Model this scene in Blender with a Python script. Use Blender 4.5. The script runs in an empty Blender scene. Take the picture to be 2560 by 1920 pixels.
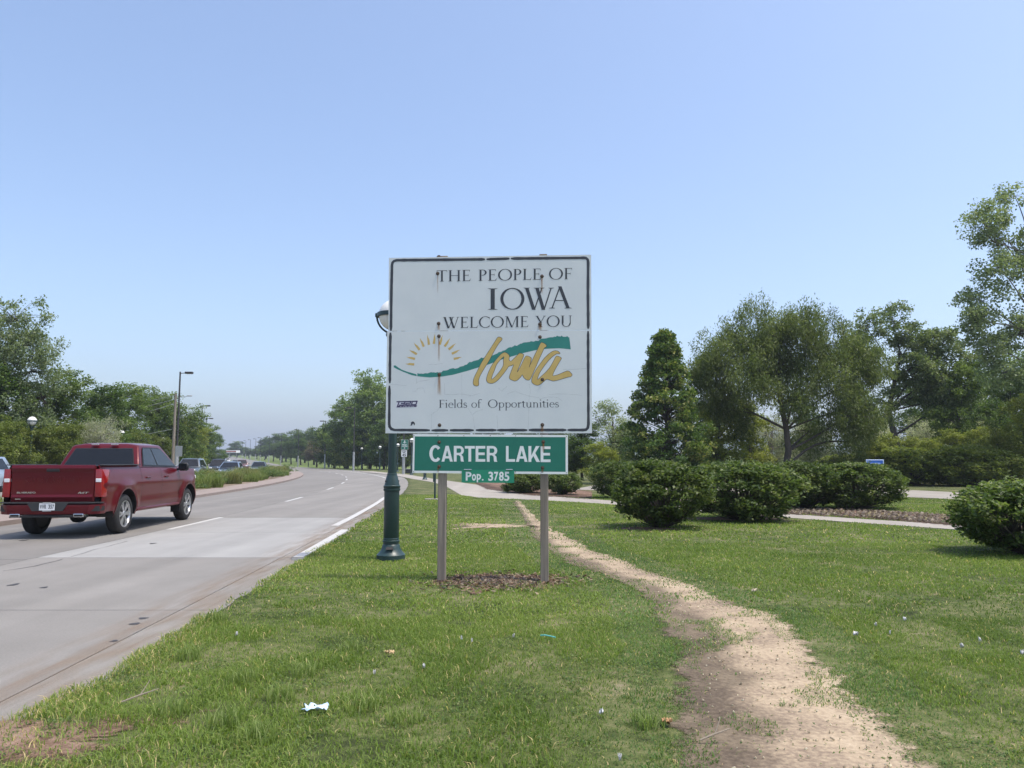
import bpy, bmesh, math, random
import numpy as np
from mathutils import Vector, Matrix
from mathutils.geometry import tessellate_polygon

# ------------------------------------------------------------------ camera, sky, sun, exposure
scene = bpy.context.scene
COL = scene.collection
F_PX, CX, CY = 1923.0, 1280.0, 960.0          # focal length and centre in photo pixels (2560 x 1920)
CAM_H = 1.5
PITCH = math.atan((1153 - 960) / F_PX)         # horizon sits at row 1153
cam_data = bpy.data.cameras.new('camera')
cam = bpy.data.objects.new('camera', cam_data)
COL.objects.link(cam)
cam.location = (0, 0, CAM_H)
cam.rotation_euler = (math.pi / 2 + PITCH, 0, 0)
cam_data.sensor_width = 36.0
cam_data.lens = F_PX / 2560 * 36.0
cam_data.clip_start = 0.05
cam_data.clip_end = 20000
scene.camera = cam

SUN_EL, SUN_AZ = math.radians(69), math.radians(-19)   # azimuth from +X towards +Y
world = bpy.data.worlds.new('World')
scene.world = world
world.use_nodes = True
wn = world.node_tree
bg = wn.nodes['Background']
sky = wn.nodes.new('ShaderNodeTexSky')
sky.sky_type = 'NISHITA'
sky.sun_disc = False
sky.sun_elevation = SUN_EL
sky.sun_rotation = math.pi / 2 - SUN_AZ
sky.altitude = 300
sky.air_density = 0.95
sky.dust_density = 3.7
sky.ozone_density = 2.3
wn.links.new(sky.outputs[0], bg.inputs[0])
bg.inputs[1].default_value = 0.15

sun_data = bpy.data.lights.new('sun', 'SUN')
sun_data.energy = 2.0
sun_data.angle = math.radians(0.6)
sun_data.color = (1.0, 0.93, 0.82)
sun = bpy.data.objects.new('sun', sun_data)
COL.objects.link(sun)
sun_dir = Vector((math.cos(SUN_EL) * math.cos(SUN_AZ), math.cos(SUN_EL) * math.sin(SUN_AZ), math.sin(SUN_EL)))
sun.rotation_euler = sun_dir.to_track_quat('Z', 'Y').to_euler()
sun.location = sun_dir * 60

vs = scene.view_settings
vs.view_transform = 'Standard'
vs.look = 'None'
vs.exposure = 0.88
vs.gamma = 1.0
vs.use_curve_mapping = False
scene.render.engine = 'CYCLES'
cy = scene.cycles
cy.max_bounces = 6
cy.diffuse_bounces = 3
cy.glossy_bounces = 3
cy.transmission_bounces = 4
cy.volume_bounces = 0
cy.transparent_max_bounces = 12
cy.use_denoising = True
cy.sample_clamp_indirect = 4.0

# ------------------------------------------------------------------ pixel helpers
_cp, _sp = math.cos(PITCH), math.sin(PITCH)
def ray(px, py):
    a, b = (px - CX) / F_PX, (CY - py) / F_PX
    return Vector((a, _cp - b * _sp, _sp + b * _cp))
def G(px, py, z=0.0):
    """ground point seen at a photo pixel"""
    r = ray(px, py)
    t = (z - CAM_H) / r.z
    return Vector((r.x * t, r.y * t, z))
def X(px, d):
    """x of something standing d metres ahead, seen at column px"""
    return (px - CX) / F_PX * d * _cp
def Z(py, d):
    """height of something d metres ahead, seen at row py"""
    r = ray(CX, py)
    return CAM_H + r.z / r.y * d

RNG = np.random.default_rng(7)
def off(y):
    """the road's bend to the left"""
    return 0.0016 * y * y if y < 125 else 25 + 0.4 * (y - 125)
def noff(y):
    y = np.asarray(y, float)
    return np.where(y < 125, 0.0016 * y * y, 25 + 0.4 * (y - 125))
def ramp(y):
    return max(0.0, y - 220) * 0.0125
# ------------------------------------------------------------------ mesh helpers
class MB:
    """collects geometry for ONE mesh object"""
    def __init__(self):
        self.v, self.f, self.m = [], [], []
    def add(self, vs, fs, mi=0, M=None):
        b = len(self.v)
        for p in vs:
            self.v.append(tuple(M @ Vector(p)) if M is not None else tuple(p))
        for f in fs:
            self.f.append([i + b for i in f])
            self.m.append(mi)
        return self
    def poly(self, pts, mi=0, M=None):
        return self.add(pts, [list(range(len(pts)))], mi, M)
    def box(self, c, s, ch=0.0, mi=0, M=None):
        x, y, z = c
        a, b, d = s[0] / 2, s[1] / 2, s[2] / 2
        if ch <= 0:
            vs = [(x + i * a, y + j * b, z + k * d) for i in (-1, 1) for j in (-1, 1) for k in (-1, 1)]
            return self.add(vs, [(0, 1, 3, 2), (4, 6, 7, 5), (0, 4, 5, 1), (2, 3, 7, 6), (0, 2, 6, 4), (1, 5, 7, 3)], mi, M)
        ch = min(ch, a * .95, b * .95, d * .95)
        bm = bmesh.new()
        for i in (-1, 1):
            for j in (-1, 1):
                for k in (-1, 1):
                    bm.verts.new((x + i * a, y + j * (b - ch), z + k * (d - ch)))
                    bm.verts.new((x + i * (a - ch), y + j * b, z + k * (d - ch)))
                    bm.verts.new((x + i * (a - ch), y + j * (b - ch), z + k * d))
        bmesh.ops.convex_hull(bm, input=bm.verts)
        return self.addbm(bm, mi, M)
    def addbm(self, bm, mi=0, M=None):
        bm.verts.index_update()
        self.add([v.co[:] for v in bm.verts], [[v.index for v in f.verts] for f in bm.faces], mi, M)
        bm.free()
        return self
    def tube(self, pts, rad, n=8, mi=0, cap=True, M=None):
        pts = [Vector(p) for p in pts]
        if not hasattr(rad, '__len__'):
            rad = [rad] * len(pts)
        vs, fs = [], []
        ref = None
        for i, p in enumerate(pts):
            d = (pts[min(i + 1, len(pts) - 1)] - pts[max(i - 1, 0)])
            if d.length < 1e-9:
                d = Vector((0, 0, 1))
            d.normalize()
            if ref is None:
                ref = Vector((1, 0, 0)) if abs(d.x) < .9 else Vector((0, 1, 0))
            u = (ref - d * ref.dot(d)).normalized()
            w = d.cross(u)
            ref = u
            for k in range(n):
                a = 2 * math.pi * k / n
                vs.append(p + (u * math.cos(a) + w * math.sin(a)) * rad[i])
        for i in range(len(pts) - 1):
            for k in range(n):
                k2 = (k + 1) % n
                fs.append((i * n + k, i * n + k2, (i + 1) * n + k2, (i + 1) * n + k))
        if cap:
            fs.append(list(range(n))[::-1])
            fs.append([(len(pts) - 1) * n + k for k in range(n)])
        return self.add(vs, fs, mi, M)
    def lathe(self, prof, n=20, mi=0, M=None, caps=True):
        vs, fs = [], []
        for r, z in prof:
            for k in range(n):
                a = 2 * math.pi * k / n
                vs.append((r * math.cos(a), r * math.sin(a), z))
        for i in range(len(prof) - 1):
            for k in range(n):
                k2 = (k + 1) % n
                fs.append((i * n + k, i * n + k2, (i + 1) * n + k2, (i + 1) * n + k))
        if caps:
            fs.append([k for k in range(n)][::-1])
            fs.append([(len(prof) - 1) * n + k for k in range(n)])
        return self.add(vs, fs, mi, M)
    def hull(self, pts, mi=0, M=None, bevel=0, seg=2):
        bm = bmesh.new()
        for p in pts:
            bm.verts.new(p)
        r = bmesh.ops.convex_hull(bm, input=bm.verts)
        bmesh.ops.dissolve_limit(bm, angle_limit=math.radians(2), verts=bm.verts, edges=bm.edges)
        if bevel:
            bmesh.ops.bevel(bm, geom=bm.edges[:], offset=bevel, segments=seg, profile=.6, affect='EDGES')
        return self.addbm(bm, mi, M)
    def mesh(self, name, mats, smooth=False):
        me = bpy.data.meshes.new(name)
        me.from_pydata(self.v, [], self.f)
        if not isinstance(mats, (list, tuple)):
            mats = [mats]
        for m in mats:
            me.materials.append(m)
        me.polygons.foreach_set('material_index', self.m)
        if smooth:
            me.shade_smooth() if smooth is True else None
            if smooth is not True:
                me.shade_smooth()
                me.set_sharp_from_angle(angle=math.radians(smooth))
        me.update()
        return me
    def build(self, name, mats, parent=None, smooth=False):
        return link(name, self.mesh(name, mats, smooth), parent)

def link(name, me, parent=None):
    o = bpy.data.objects.new(name, me)
    COL.objects.link(o)
    if parent is not None:
        o.parent = parent
    return o
def empty(name, loc=(0, 0, 0), rz=0.0):
    o = bpy.data.objects.new(name, None)
    o.empty_display_size = .2
    COL.objects.link(o)
    o.location = loc
    o.rotation_euler = (0, 0, rz)
    return o
def tag(o, label=None, cat=None, group=None, kind=None):
    if label: o['label'] = label
    if cat: o['category'] = cat
    if group: o['group'] = group
    if kind: o['kind'] = kind
    return o
def copy_tree(o, parent=None):
    c = o.copy()
    COL.objects.link(c)
    c.parent = parent
    for ch in o.children:
        if ch.name in COL.objects:
            copy_tree(ch, c)
    return c
def np_mesh(name, V, Fc, mat, col=None, smooth=False):
    V = np.asarray(V, np.float32)
    Fc = np.asarray(Fc, np.int32)
    me = bpy.data.meshes.new(name)
    me.vertices.add(len(V))
    me.vertices.foreach_set('co', V.ravel())
    k = Fc.shape[1]
    me.loops.add(Fc.size)
    me.loops.foreach_set('vertex_index', Fc.ravel())
    me.polygons.add(len(Fc))
    me.polygons.foreach_set('loop_start', np.arange(0, Fc.size, k, dtype=np.int32))
    me.polygons.foreach_set('loop_total', np.full(len(Fc), k, np.int32))
    if col is not None:
        a = me.color_attributes.new('Col', 'FLOAT_COLOR', 'POINT')
        c4 = np.ones((len(V), 4), np.float32)
        c4[:, :3] = col
        a.data.foreach_set('color', c4.ravel())
    me.materials.append(mat)
    me.update(calc_edges=True)
    if smooth:
        me.shade_smooth()
    return me

# ------------------------------------------------------------------ materials
def srgb(r, g, b):
    def c(u):
        u /= 255.0
        return u / 12.92 if u <= .04045 else ((u + .055) / 1.055) ** 2.4
    return (c(r), c(g), c(b))
_M = {}
def mat(name, base, rough=.6, metal=0.0, var=None, vscale=6.0, vamt=1.0, bump=0.0, bscale=40.0, coat=0.0,
        spec=.5, objrand=0.0, coords='Object', stretch=(1, 1, 1), detail=6.0, emit=None):
    if name in _M:
        return _M[name]
    m = bpy.data.materials.new(name)
    m.use_nodes = True
    nt = m.node_tree
    p = nt.nodes['Principled BSDF']
    p.inputs['Roughness'].default_value = rough
    p.inputs['Metallic'].default_value = metal
    p.inputs['Specular IOR Level'].default_value = spec
    p.inputs['Coat Weight'].default_value = coat
    p.inputs['Coat Roughness'].default_value = .04
    p.inputs['Base Color'].default_value = (*base, 1)
    if emit:
        p.inputs['Emission Color'].default_value = (*emit[0], 1)
        p.inputs['Emission Strength'].default_value = emit[1]
    tc = nt.nodes.new('ShaderNodeTexCoord')
    mp = nt.nodes.new('ShaderNodeMapping')
    mp.inputs['Scale'].default_value = stretch
    nt.links.new(tc.outputs[coords], mp.inputs[0])
    last = None
    if var is not None:
        n = nt.nodes.new('ShaderNodeTexNoise')
        n.inputs['Scale'].default_value = vscale
        n.inputs['Detail'].default_value = detail
        n.inputs['Roughness'].default_value = .65
        nt.links.new(mp.outputs[0], n.inputs['Vector'])
        cr = nt.nodes.new('ShaderNodeValToRGB')
        cr.color_ramp.elements[0].position = .32
        cr.color_ramp.elements[1].position = .68
        cr.color_ramp.elements[0].color = (*base, 1)
        cr.color_ramp.elements[1].color = (*[b + (v - b) * vamt for b, v in zip(base, var)], 1)
        nt.links.new(n.outputs['Fac'], cr.inputs[0])
        last = cr.outputs[0]
    if objrand > 0:
        oi = nt.nodes.new('ShaderNodeObjectInfo')
        mr = nt.nodes.new('ShaderNodeMapRange')
        mr.inputs['To Min'].default_value = 1 - objrand
        mr.inputs['To Max'].default_value = 1 + objrand
        nt.links.new(oi.outputs['Random'], mr.inputs['Value'])
        mx = nt.nodes.new('ShaderNodeVectorMath')
        mx.operation = 'SCALE'
        if last is None:
            mx.inputs[0].default_value = base
        else:
            nt.links.new(last, mx.inputs[0])
        nt.links.new(mr.outputs[0], mx.inputs['Scale'])
        last = mx.outputs[0]
    if last is not None:
        nt.links.new(last, p.inputs['Base Color'])
    if bump > 0:
        n2 = nt.nodes.new('ShaderNodeTexNoise')
        n2.inputs['Scale'].default_value = bscale
        n2.inputs['Detail'].default_value = 5
        nt.links.new(mp.outputs[0], n2.inputs['Vector'])
        bp = nt.nodes.new('ShaderNodeBump')
        bp.inputs['Strength'].default_value = bump
        bp.inputs['Distance'].default_value = .02
        nt.links.new(n2.outputs['Fac'], bp.inputs['Height'])
        nt.links.new(bp.outputs[0], p.inputs['Normal'])
    _M[name] = m
    return m

def leaf_material(name, rough=.45, transl=.42, hue=.0, val=.16, spec=.22):
    m = bpy.data.materials.new(name)
    m.use_nodes = True
    nt = m.node_tree
    p = nt.nodes['Principled BSDF']
    out = nt.nodes['Material Output']
    p.inputs['Roughness'].default_value = rough
    p.inputs['Specular IOR Level'].default_value = spec
    at = nt.nodes.new('ShaderNodeAttribute')
    at.attribute_name = 'Col'
    oi = nt.nodes.new('ShaderNodeObjectInfo')
    mr = nt.nodes.new('ShaderNodeMapRange')
    mr.inputs['To Min'].default_value = 1 - val
    mr.inputs['To Max'].default_value = 1 + val
    nt.links.new(oi.outputs['Random'], mr.inputs['Value'])
    hs = nt.nodes.new('ShaderNodeHueSaturation')
    nt.links.new(at.outputs['Color'], hs.inputs['Color'])
    nt.links.new(mr.outputs[0], hs.inputs['Value'])
    nt.links.new(hs.outputs[0], p.inputs['Base Color'])
    tr = nt.nodes.new('ShaderNodeBsdfTranslucent')
    sc = nt.nodes.new('ShaderNodeVectorMath')
    sc.operation = 'MULTIPLY'
    sc.inputs[1].default_value = (1.25, 1.35, .7)
    nt.links.new(hs.outputs[0], sc.inputs[0])
    nt.links.new(sc.outputs[0], tr.inputs['Color'])
    mx = nt.nodes.new('ShaderNodeMixShader')
    mx.inputs[0].default_value = transl
    nt.links.new(p.outputs[0], mx.inputs[1])
    nt.links.new(tr.outputs[0], mx.inputs[2])
    nt.links.new(mx.outputs[0], out.inputs['Surface'])
    return m
LEAF = leaf_material('leaves')
BLADE = leaf_material('grass_blades', rough=.55, transl=.42, val=0.0, spec=.2)

BARK = mat('bark', (.045, .038, .031), .9, var=(.095, .082, .07), vscale=9, bump=.6, bscale=30, stretch=(1, 1, .25))
BARK_PALE = mat('pale_bark', (.11, .10, .085), .9, var=(.20, .18, .16), vscale=9, bump=.5, bscale=30, stretch=(1, 1, .25))
DARK_GREEN_PAINT = mat('dark_green_paint', (.016, .042, .043), .38, var=(.022, .05, .05), vscale=14, bump=.05, bscale=60)
BRONZE = mat('bronze_paint', (.030, .026, .027), .5, var=(.042, .037, .038), vscale=8)
GALV = mat('galvanised_steel', (.32, .33, .33), .55, metal=.3, var=(.42, .43, .43), vscale=10)
GLOBE = mat('milky_globe', (.80, .80, .77), .35, var=(.72, .71, .66), vscale=5)
BLACK = mat('black_plastic', (.012, .012, .013), .5)
RUBBER = mat('rubber', (.016, .016, .017), .8, var=(.03, .029, .028), vscale=20)
CHROME = mat('chrome', (.62, .63, .65), .18, metal=1.0)
DGLASS = mat('tinted_glass', (.008, .010, .012), .04, spec=.6)
# ------------------------------------------------------------------ the setting: ground, roads, paths
def vnoise(x, y, s, seed=0):
    """smooth value noise, 0..1"""
    x = np.asarray(x, float) / s; y = np.asarray(y, float) / s
    xi, yi = np.floor(x).astype(np.int64), np.floor(y).astype(np.int64)
    fx, fy = x - xi, y - yi
    fx, fy = fx * fx * (3 - 2 * fx), fy * fy * (3 - 2 * fy)
    def h(a, b):
        n = (a * 374761393 + b * 668265263 + seed * 974634777) & 0x7fffffff
        n = ((n ^ (n >> 13)) * 1274126177) & 0x7fffffff
        return ((n ^ (n >> 16)) & 0xffff) / 65535.0
    return (h(xi, yi) * (1 - fx) + h(xi + 1, yi) * fx) * (1 - fy) + (h(xi, yi + 1) * (1 - fx) + h(xi + 1, yi + 1) * fx) * fy

def ground_material(name, stops, s1=.35, s2=3.2, s3=26.0, rough=.95, bump=.5, fringe=False):
    """turf / soil: three noise sizes choose between the given colours"""
    m = bpy.data.materials.new(name)
    m.use_nodes = True
    nt = m.node_tree
    p = nt.nodes['Principled BSDF']
    p.inputs['Roughness'].default_value = rough
    p.inputs['Specular IOR Level'].default_value = .2
    tc = nt.nodes.new('ShaderNodeTexCoord')
    acc = None
    for s, w in ((s1, .42), (s2, .33), (s3, .35)):
        n = nt.nodes.new('ShaderNodeTexNoise')
        n.inputs['Scale'].default_value = s
        n.inputs['Detail'].default_value = 4
        nt.links.new(tc.outputs['Object'], n.inputs['Vector'])
        ml = nt.nodes.new('ShaderNodeMath')
        ml.operation = 'MULTIPLY_ADD'
        ml.inputs[1].default_value = w
        nt.links.new(n.outputs['Fac'], ml.inputs[0])
        if acc is None:
            ml.inputs[2].default_value = -.05
        else:
            nt.links.new(acc, ml.inputs[2])
        acc = ml.outputs[0]
    cr = nt.nodes.new('ShaderNodeValToRGB')
    el = cr.color_ramp.elements
    el[0].position, el[0].color = stops[0][0], (*stops[0][1], 1)
    el[1].position, el[1].color = stops[-1][0], (*stops[-1][1], 1)
    for pos, c in stops[1:-1]:
        e = el.new(pos)
        e.color = (*c, 1)
    nt.links.new(acc, cr.inputs[0])
    nt.links.new(cr.outputs[0], p.inputs['Base Color'])
    bp = nt.nodes.new('ShaderNodeBump')
    bp.inputs['Strength'].default_value = bump
    bp.inputs['Distance'].default_value = .03
    nt.links.new(acc, bp.inputs['Height'])
    nt.links.new(bp.outputs[0], p.inputs['Normal'])
    if fringe:      # worn, broken edge: the patch thins out against noise
        at = nt.nodes.new('ShaderNodeAttribute')
        at.attribute_name = 'Col'
        n = nt.nodes.new('ShaderNodeTexNoise')
        n.inputs['Scale'].default_value = 7.0
        n.inputs['Detail'].default_value = 7
        n.inputs['Roughness'].default_value = .7
        nt.links.new(tc.outputs['Object'], n.inputs['Vector'])
        ad = nt.nodes.new('ShaderNodeMath'); ad.operation = 'ADD'
        sp_ = nt.nodes.new('ShaderNodeSeparateColor')
        nt.links.new(at.outputs['Color'], sp_.inputs[0])
        nt.links.new(sp_.outputs[0], ad.inputs[0]); nt.links.new(n.outputs['Fac'], ad.inputs[1])
        mr = nt.nodes.new('ShaderNodeMapRange')
        mr.inputs['From Min'].default_value = .58; mr.inputs['From Max'].default_value = .74
        nt.links.new(ad.outputs[0], mr.inputs['Value'])
        nt.links.new(mr.outputs[0], p.inputs['Alpha'])
        # damper, darker soil along the left half of a trodden strip
        n5 = nt.nodes.new('ShaderNodeTexNoise')
        n5.inputs['Scale'].default_value = 1.1
        n5.inputs['Detail'].default_value = 5
        nt.links.new(tc.outputs['Object'], n5.inputs['Vector'])
        a5 = nt.nodes.new('ShaderNodeMath'); a5.operation = 'MULTIPLY_ADD'; a5.inputs[1].default_value = .9
        nt.links.new(n5.outputs['Fac'], a5.inputs[0]); nt.links.new(sp_.outputs[1], a5.inputs[2])
        m5 = nt.nodes.new('ShaderNodeMapRange')
        m5.inputs['From Min'].default_value = .68; m5.inputs['From Max'].default_value = .95
        m5.inputs['To Min'].default_value = .46; m5.inputs['To Max'].default_value = 1.0
        nt.links.new(a5.outputs[0], m5.inputs['Value'])
        s5 = nt.nodes.new('ShaderNodeVectorMath'); s5.operation = 'SCALE'
        nt.links.new(cr.outputs[0], s5.inputs[0]); nt.links.new(m5.outputs[0], s5.inputs['Scale'])
        nt.links.new(s5.outputs[0], p.inputs['Base Color'])
    return m

TURF = ground_material('turf', [(.34, (.075, .10, .025)), (.46, (.105, .145, .032)), (.56, (.14, .185, .042)), (.68, (.18, .21, .06))])
SOILTURF = ground_material('thin_turf_soil', [(.38, (.028, .036, .012)), (.45, (.06, .078, .022)), (.51, (.10, .12, .038)), (.57, (.145, .14, .065)), (.64, (.24, .205, .13))], s1=1.1, s2=11, s3=95)
DIRT = ground_material('trodden_dirt', [(.32, (.15, .112, .08)), (.43, (.235, .18, .13)), (.54, (.38, .298, .205)), (.70, (.50, .405, .29))], s1=.6, s2=3, s3=30, bump=.8, fringe=True)
MULCH = ground_material('mulch', [(.32, (.05, .035, .027)), (.46, (.150, .092, .064)), (.60, (.26, .175, .128)), (.75, (.32, .26, .21))], s1=1.5, s2=12, s3=60, bump=1.0, fringe=True)
BEDSOIL = ground_material('bed_soil', [(.34, (.15, .112, .08)), (.5, (.21, .165, .12)), (.7, (.27, .22, .165))], s1=.8, s2=4, s3=25)

# terrain: one sheet to the horizon, rising gently far ahead, kept under roads and lawn
ys = np.concatenate([np.linspace(-40, 220, 40), np.linspace(250, 1200, 20), np.linspace(1400, 5100, 12)])
xs = np.concatenate([np.linspace(-5350, -300, 12), np.linspace(-250, 250, 40), np.linspace(300, 3950, 12)])
V, Fq = [], []
for y in ys:
    for x in xs:
        V.append((x, y, -.07 + min(ramp(y), 14)))
nx = len(xs)
for j in range(len(ys) - 1):
    for i in range(nx - 1):
        Fq.append((j * nx + i, j * nx + i + 1, (j + 1) * nx + i + 1, (j + 1) * nx + i))
terrain = link('terrain', np_mesh('terrain', V, Fq, TURF))
tag(terrain, 'wide green ground running out to the horizon', 'ground', kind='structure')

def edge_right(y):
    """grass edge of the pavement on the right"""
    return -2.54 - .045 * y - .0006 * y * y - 3.2e-6 * y ** 3 if y < 100 else -16.24 - (off(y) - 16)
def strip(name, fa, fb, ylist, z, material, parent=None, na=1, kind='structure', thick=0.0, zf=None):
    """sheet between x = fa(y) and x = fb(y)"""
    V, Fq = [], []
    for y in ylist:
        a, b = fa(y), fb(y)
        zz = (zf(y) if zf else 0) + z
        for k in range(na + 1):
            V.append((a + (b - a) * k / na, y, zz))
    w = na + 1
    for j in range(len(ylist) - 1):
        for k in range(na):
            Fq.append((j * w + k, j * w + k + 1, (j + 1) * w + k + 1, (j + 1) * w + k))
    mb = MB().add(V, Fq)
    if thick:
        n = len(V)
        for col, flip in ((0, False), (na, True)):
            top = [j * w + col for j in range(len(ylist))]
            base = len(mb.v)
            for t in top:
                mb.v.append((V[t][0], V[t][1], V[t][2] - thick))
            for j in range(len(top) - 1):
                q = [top[j], top[j + 1], base + j + 1, base + j]
                mb.f.append(q if flip else q[::-1]); mb.m.append(0)
    o = mb.build(name, material, parent)
    if kind and parent is None:
        o['kind'] = kind
    return o

# --- concrete road: dark joint bed, slabs as parts, painted marks
def concrete(name, a, b, stain=None):
    m = mat(name, a, .85, var=b, vscale=.9, objrand=.06, bump=.25, bscale=70, detail=8)
    nt = m.node_tree
    p = nt.nodes['Principled BSDF']
    src = p.inputs['Base Color'].links[0].from_socket
    tc = nt.nodes.new('ShaderNodeTexCoord')
    # fine aggregate speckle
    n = nt.nodes.new('ShaderNodeTexNoise')
    n.inputs['Scale'].default_value = 55
    n.inputs['Detail'].default_value = 3
    nt.links.new(tc.outputs['Object'], n.inputs['Vector'])
    mr = nt.nodes.new('ShaderNodeMapRange')
    mr.inputs['From Min'].default_value = .3; mr.inputs['From Max'].default_value = .7
    mr.inputs['To Min'].default_value = .90; mr.inputs['To Max'].default_value = 1.10
    nt.links.new(n.outputs['Fac'], mr.inputs['Value'])
    # long traffic-worn streaks along the road
    mp = nt.nodes.new('ShaderNodeMapping')
    mp.inputs['Scale'].default_value = (1.3, .05, 1)
    nt.links.new(tc.outputs['Object'], mp.inputs[0])
    n2 = nt.nodes.new('ShaderNodeTexNoise')
    n2.inputs['Scale'].default_value = 1.0
    n2.inputs['Detail'].default_value = 4
    nt.links.new(mp.outputs[0], n2.inputs['Vector'])
    mr2 = nt.nodes.new('ShaderNodeMapRange')
    mr2.inputs['From Min'].default_value = .35; mr2.inputs['From Max'].default_value = .65
    mr2.inputs['To Min'].default_value = .91; mr2.inputs['To Max'].default_value = 1.08
    nt.links.new(n2.outputs['Fac'], mr2.inputs['Value'])
    mm = nt.nodes.new('ShaderNodeMath'); mm.operation = 'MULTIPLY'
    nt.links.new(mr.outputs[0], mm.inputs[0]); nt.links.new(mr2.outputs[0], mm.inputs[1])
    sc = nt.nodes.new('ShaderNodeVectorMath'); sc.operation = 'SCALE'
    nt.links.new(src, sc.inputs[0]); nt.links.new(mm.outputs[0], sc.inputs['Scale'])
    nt.links.new(sc.outputs[0], p.inputs['Base Color'])
    return m
CONC_R = concrete('road_concrete', (.194, .182, .164), (.226, .213, .194))
CONC_L = concrete('road_concrete_old', (.172, .160, .144), (.200, .188, .171))
CONC_NEW = concrete('road_concrete_new', (.275, .270, .255), (.31, .304, .288))
CONC_TAN = concrete('shoulder_concrete', (.195, .182, .160), (.235, .221, .198))
CONC_WALK = concrete('walk_concrete', (.27, .243, .205), (.32, .292, .252))
JOINT = mat('joint_sealant', (.05, .047, .044), .8, var=(.13, .12, .11), vscale=2.2)
PAINT = mat('road_paint', (.52, .515, .49), .7, var=(.40, .39, .37), vscale=7, bump=.2)
BRICKBAND = mat('pink_kerb_concrete', (.24, .19, .165), .9, var=(.285, .235, .205), vscale=3, bump=.3, bscale=50)

ylong = list(np.linspace(-12, 130, 72)) + list(np.linspace(140, 900, 40))
road = strip('road', lambda y: -11.35 - off(y), lambda y: edge_right(y) + .12 if y < 100 else edge_right(y) + .2,
             ylong, -.012, JOINT, na=2, zf=ramp)
tag(road, 'two lane grey concrete road bending away to the left', 'road', kind='structure')
SLAB = 4.27
def slab(fa, fb, y0, y1, material):
    mb = MB()
    g = .008
    n = 3
    top, rows = [], np.linspace(y0 + g, y1 - g, n)
    V = []
    for y in rows:
        V += [(fa(y) + g, y, 0), (fb(y) - g, y, 0)]
    for y in rows:
        V += [(fa(y) + g, y, -.03), (fb(y) - g, y, -.03)]
    Fq = []
    for j in range(n - 1):
        a = j * 2
        Fq += [(a, a + 1, a + 3, a + 2), (a, a + 2, a + 2 + 2 * n, a + 2 * n), (a + 1, a + 1 + 2 * n, a + 3 + 2 * n, a + 3)]
    Fq += [(0, 2 * n, 2 * n + 1, 1), (2 * n - 2, 2 * n - 1, 4 * n - 1, 4 * n - 2)]
    mb.add(V, Fq)
    return mb.build('slab', material, road)
lane = lambda y: -7.2 - off(y)
gut = lambda y: min(edge_right(y) - .42, -2.9 - off(y)) if y < 30 else -3.62 - off(y)
left = lambda y: -11.35 - off(y)
k0 = -4
for k in range(k0, 27):
    y0 = 12.25 + (k - 1) * SLAB
    y1 = y0 + SLAB
    new = k in (1, 2)
    slab(lane, gut, y0, y1, CONC_NEW if new else CONC_R)
    slab(left, lane, y0 - .25, y1 - .25, CONC_L)
    if y1 < 96:
        slab(gut, edge_right, y0, y1, CONC_TAN)
yfar = [12.25 + 26 * SLAB] + list(np.linspace(126, 900, 45))
mb_far = strip('far_lane', left, lambda y: max(gut(y), edge_right(y) - .3) if y < 130 else edge_right(y), yfar, .0, CONC_L, parent=road, na=2, zf=ramp)
strip('far_shoulder', gut, edge_right, list(np.linspace(96.0, 123, 10)), .001, CONC_TAN, parent=road)

def paint_strip(name, fc, w, y0, y1, n=6, wob=0.0):
    rows = np.linspace(y0, y1, n)
    V = []
    for i, y in enumerate(rows):
        x = fc(y)
        e = RNG.uniform(-wob, wob)
        V += [(x - w / 2 + e, y, .004), (x + w / 2 + e, y, .004)]
    return MB().add(V, [(2 * j, 2 * j + 1, 2 * j + 3, 2 * j + 2) for j in range(n - 1)]).build(name, PAINT, road)
for y0, y1 in ((17.2, 20.9), (29.0, 32.6), (41.2, 44.6), (52.0, 55.4), (62.0, 65.4), (72.2, 75.4), (82.8, 86), (93, 96.4), (104, 107.4), (114, 117.4)):
    paint_strip('lane_dash', lambda y: lane(y) + .10, .14, y0, y1)
paint_strip('edge_line', lambda y: -3.55 - off(y) - .06, .17, 18.2, 124, 60, .012)
# low painted kerb along the grass
kb = MB()
rows = np.linspace(11.9, 16.6, 9)
for j in range(8):
    a, b = rows[j], rows[j + 1]
    xa, xb = edge_right(a) - .10, edge_right(b) - .10
    v = [(xa - .10, a, 0.001), (xa + .10, a, 0.001), (xb + .10, b, 0.001), (xb - .10, b, 0.001),
         (xa - .06, a, .055), (xa + .10, a, .055), (xb + .10, b, .055), (xb - .06, b, .055)]
    kb.add(v, [(4, 5, 6, 7), (0, 4, 7, 3), (1, 2, 6, 5)] + ([(0, 1, 5, 4)] if j == 0 else []) + ([(3, 7, 6, 2)] if j == 7 else []))
kerb = kb.build('painted_kerb', PAINT)
tag(kerb, 'short white painted kerb edge between road and grass', 'kerb', kind='structure')

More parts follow.
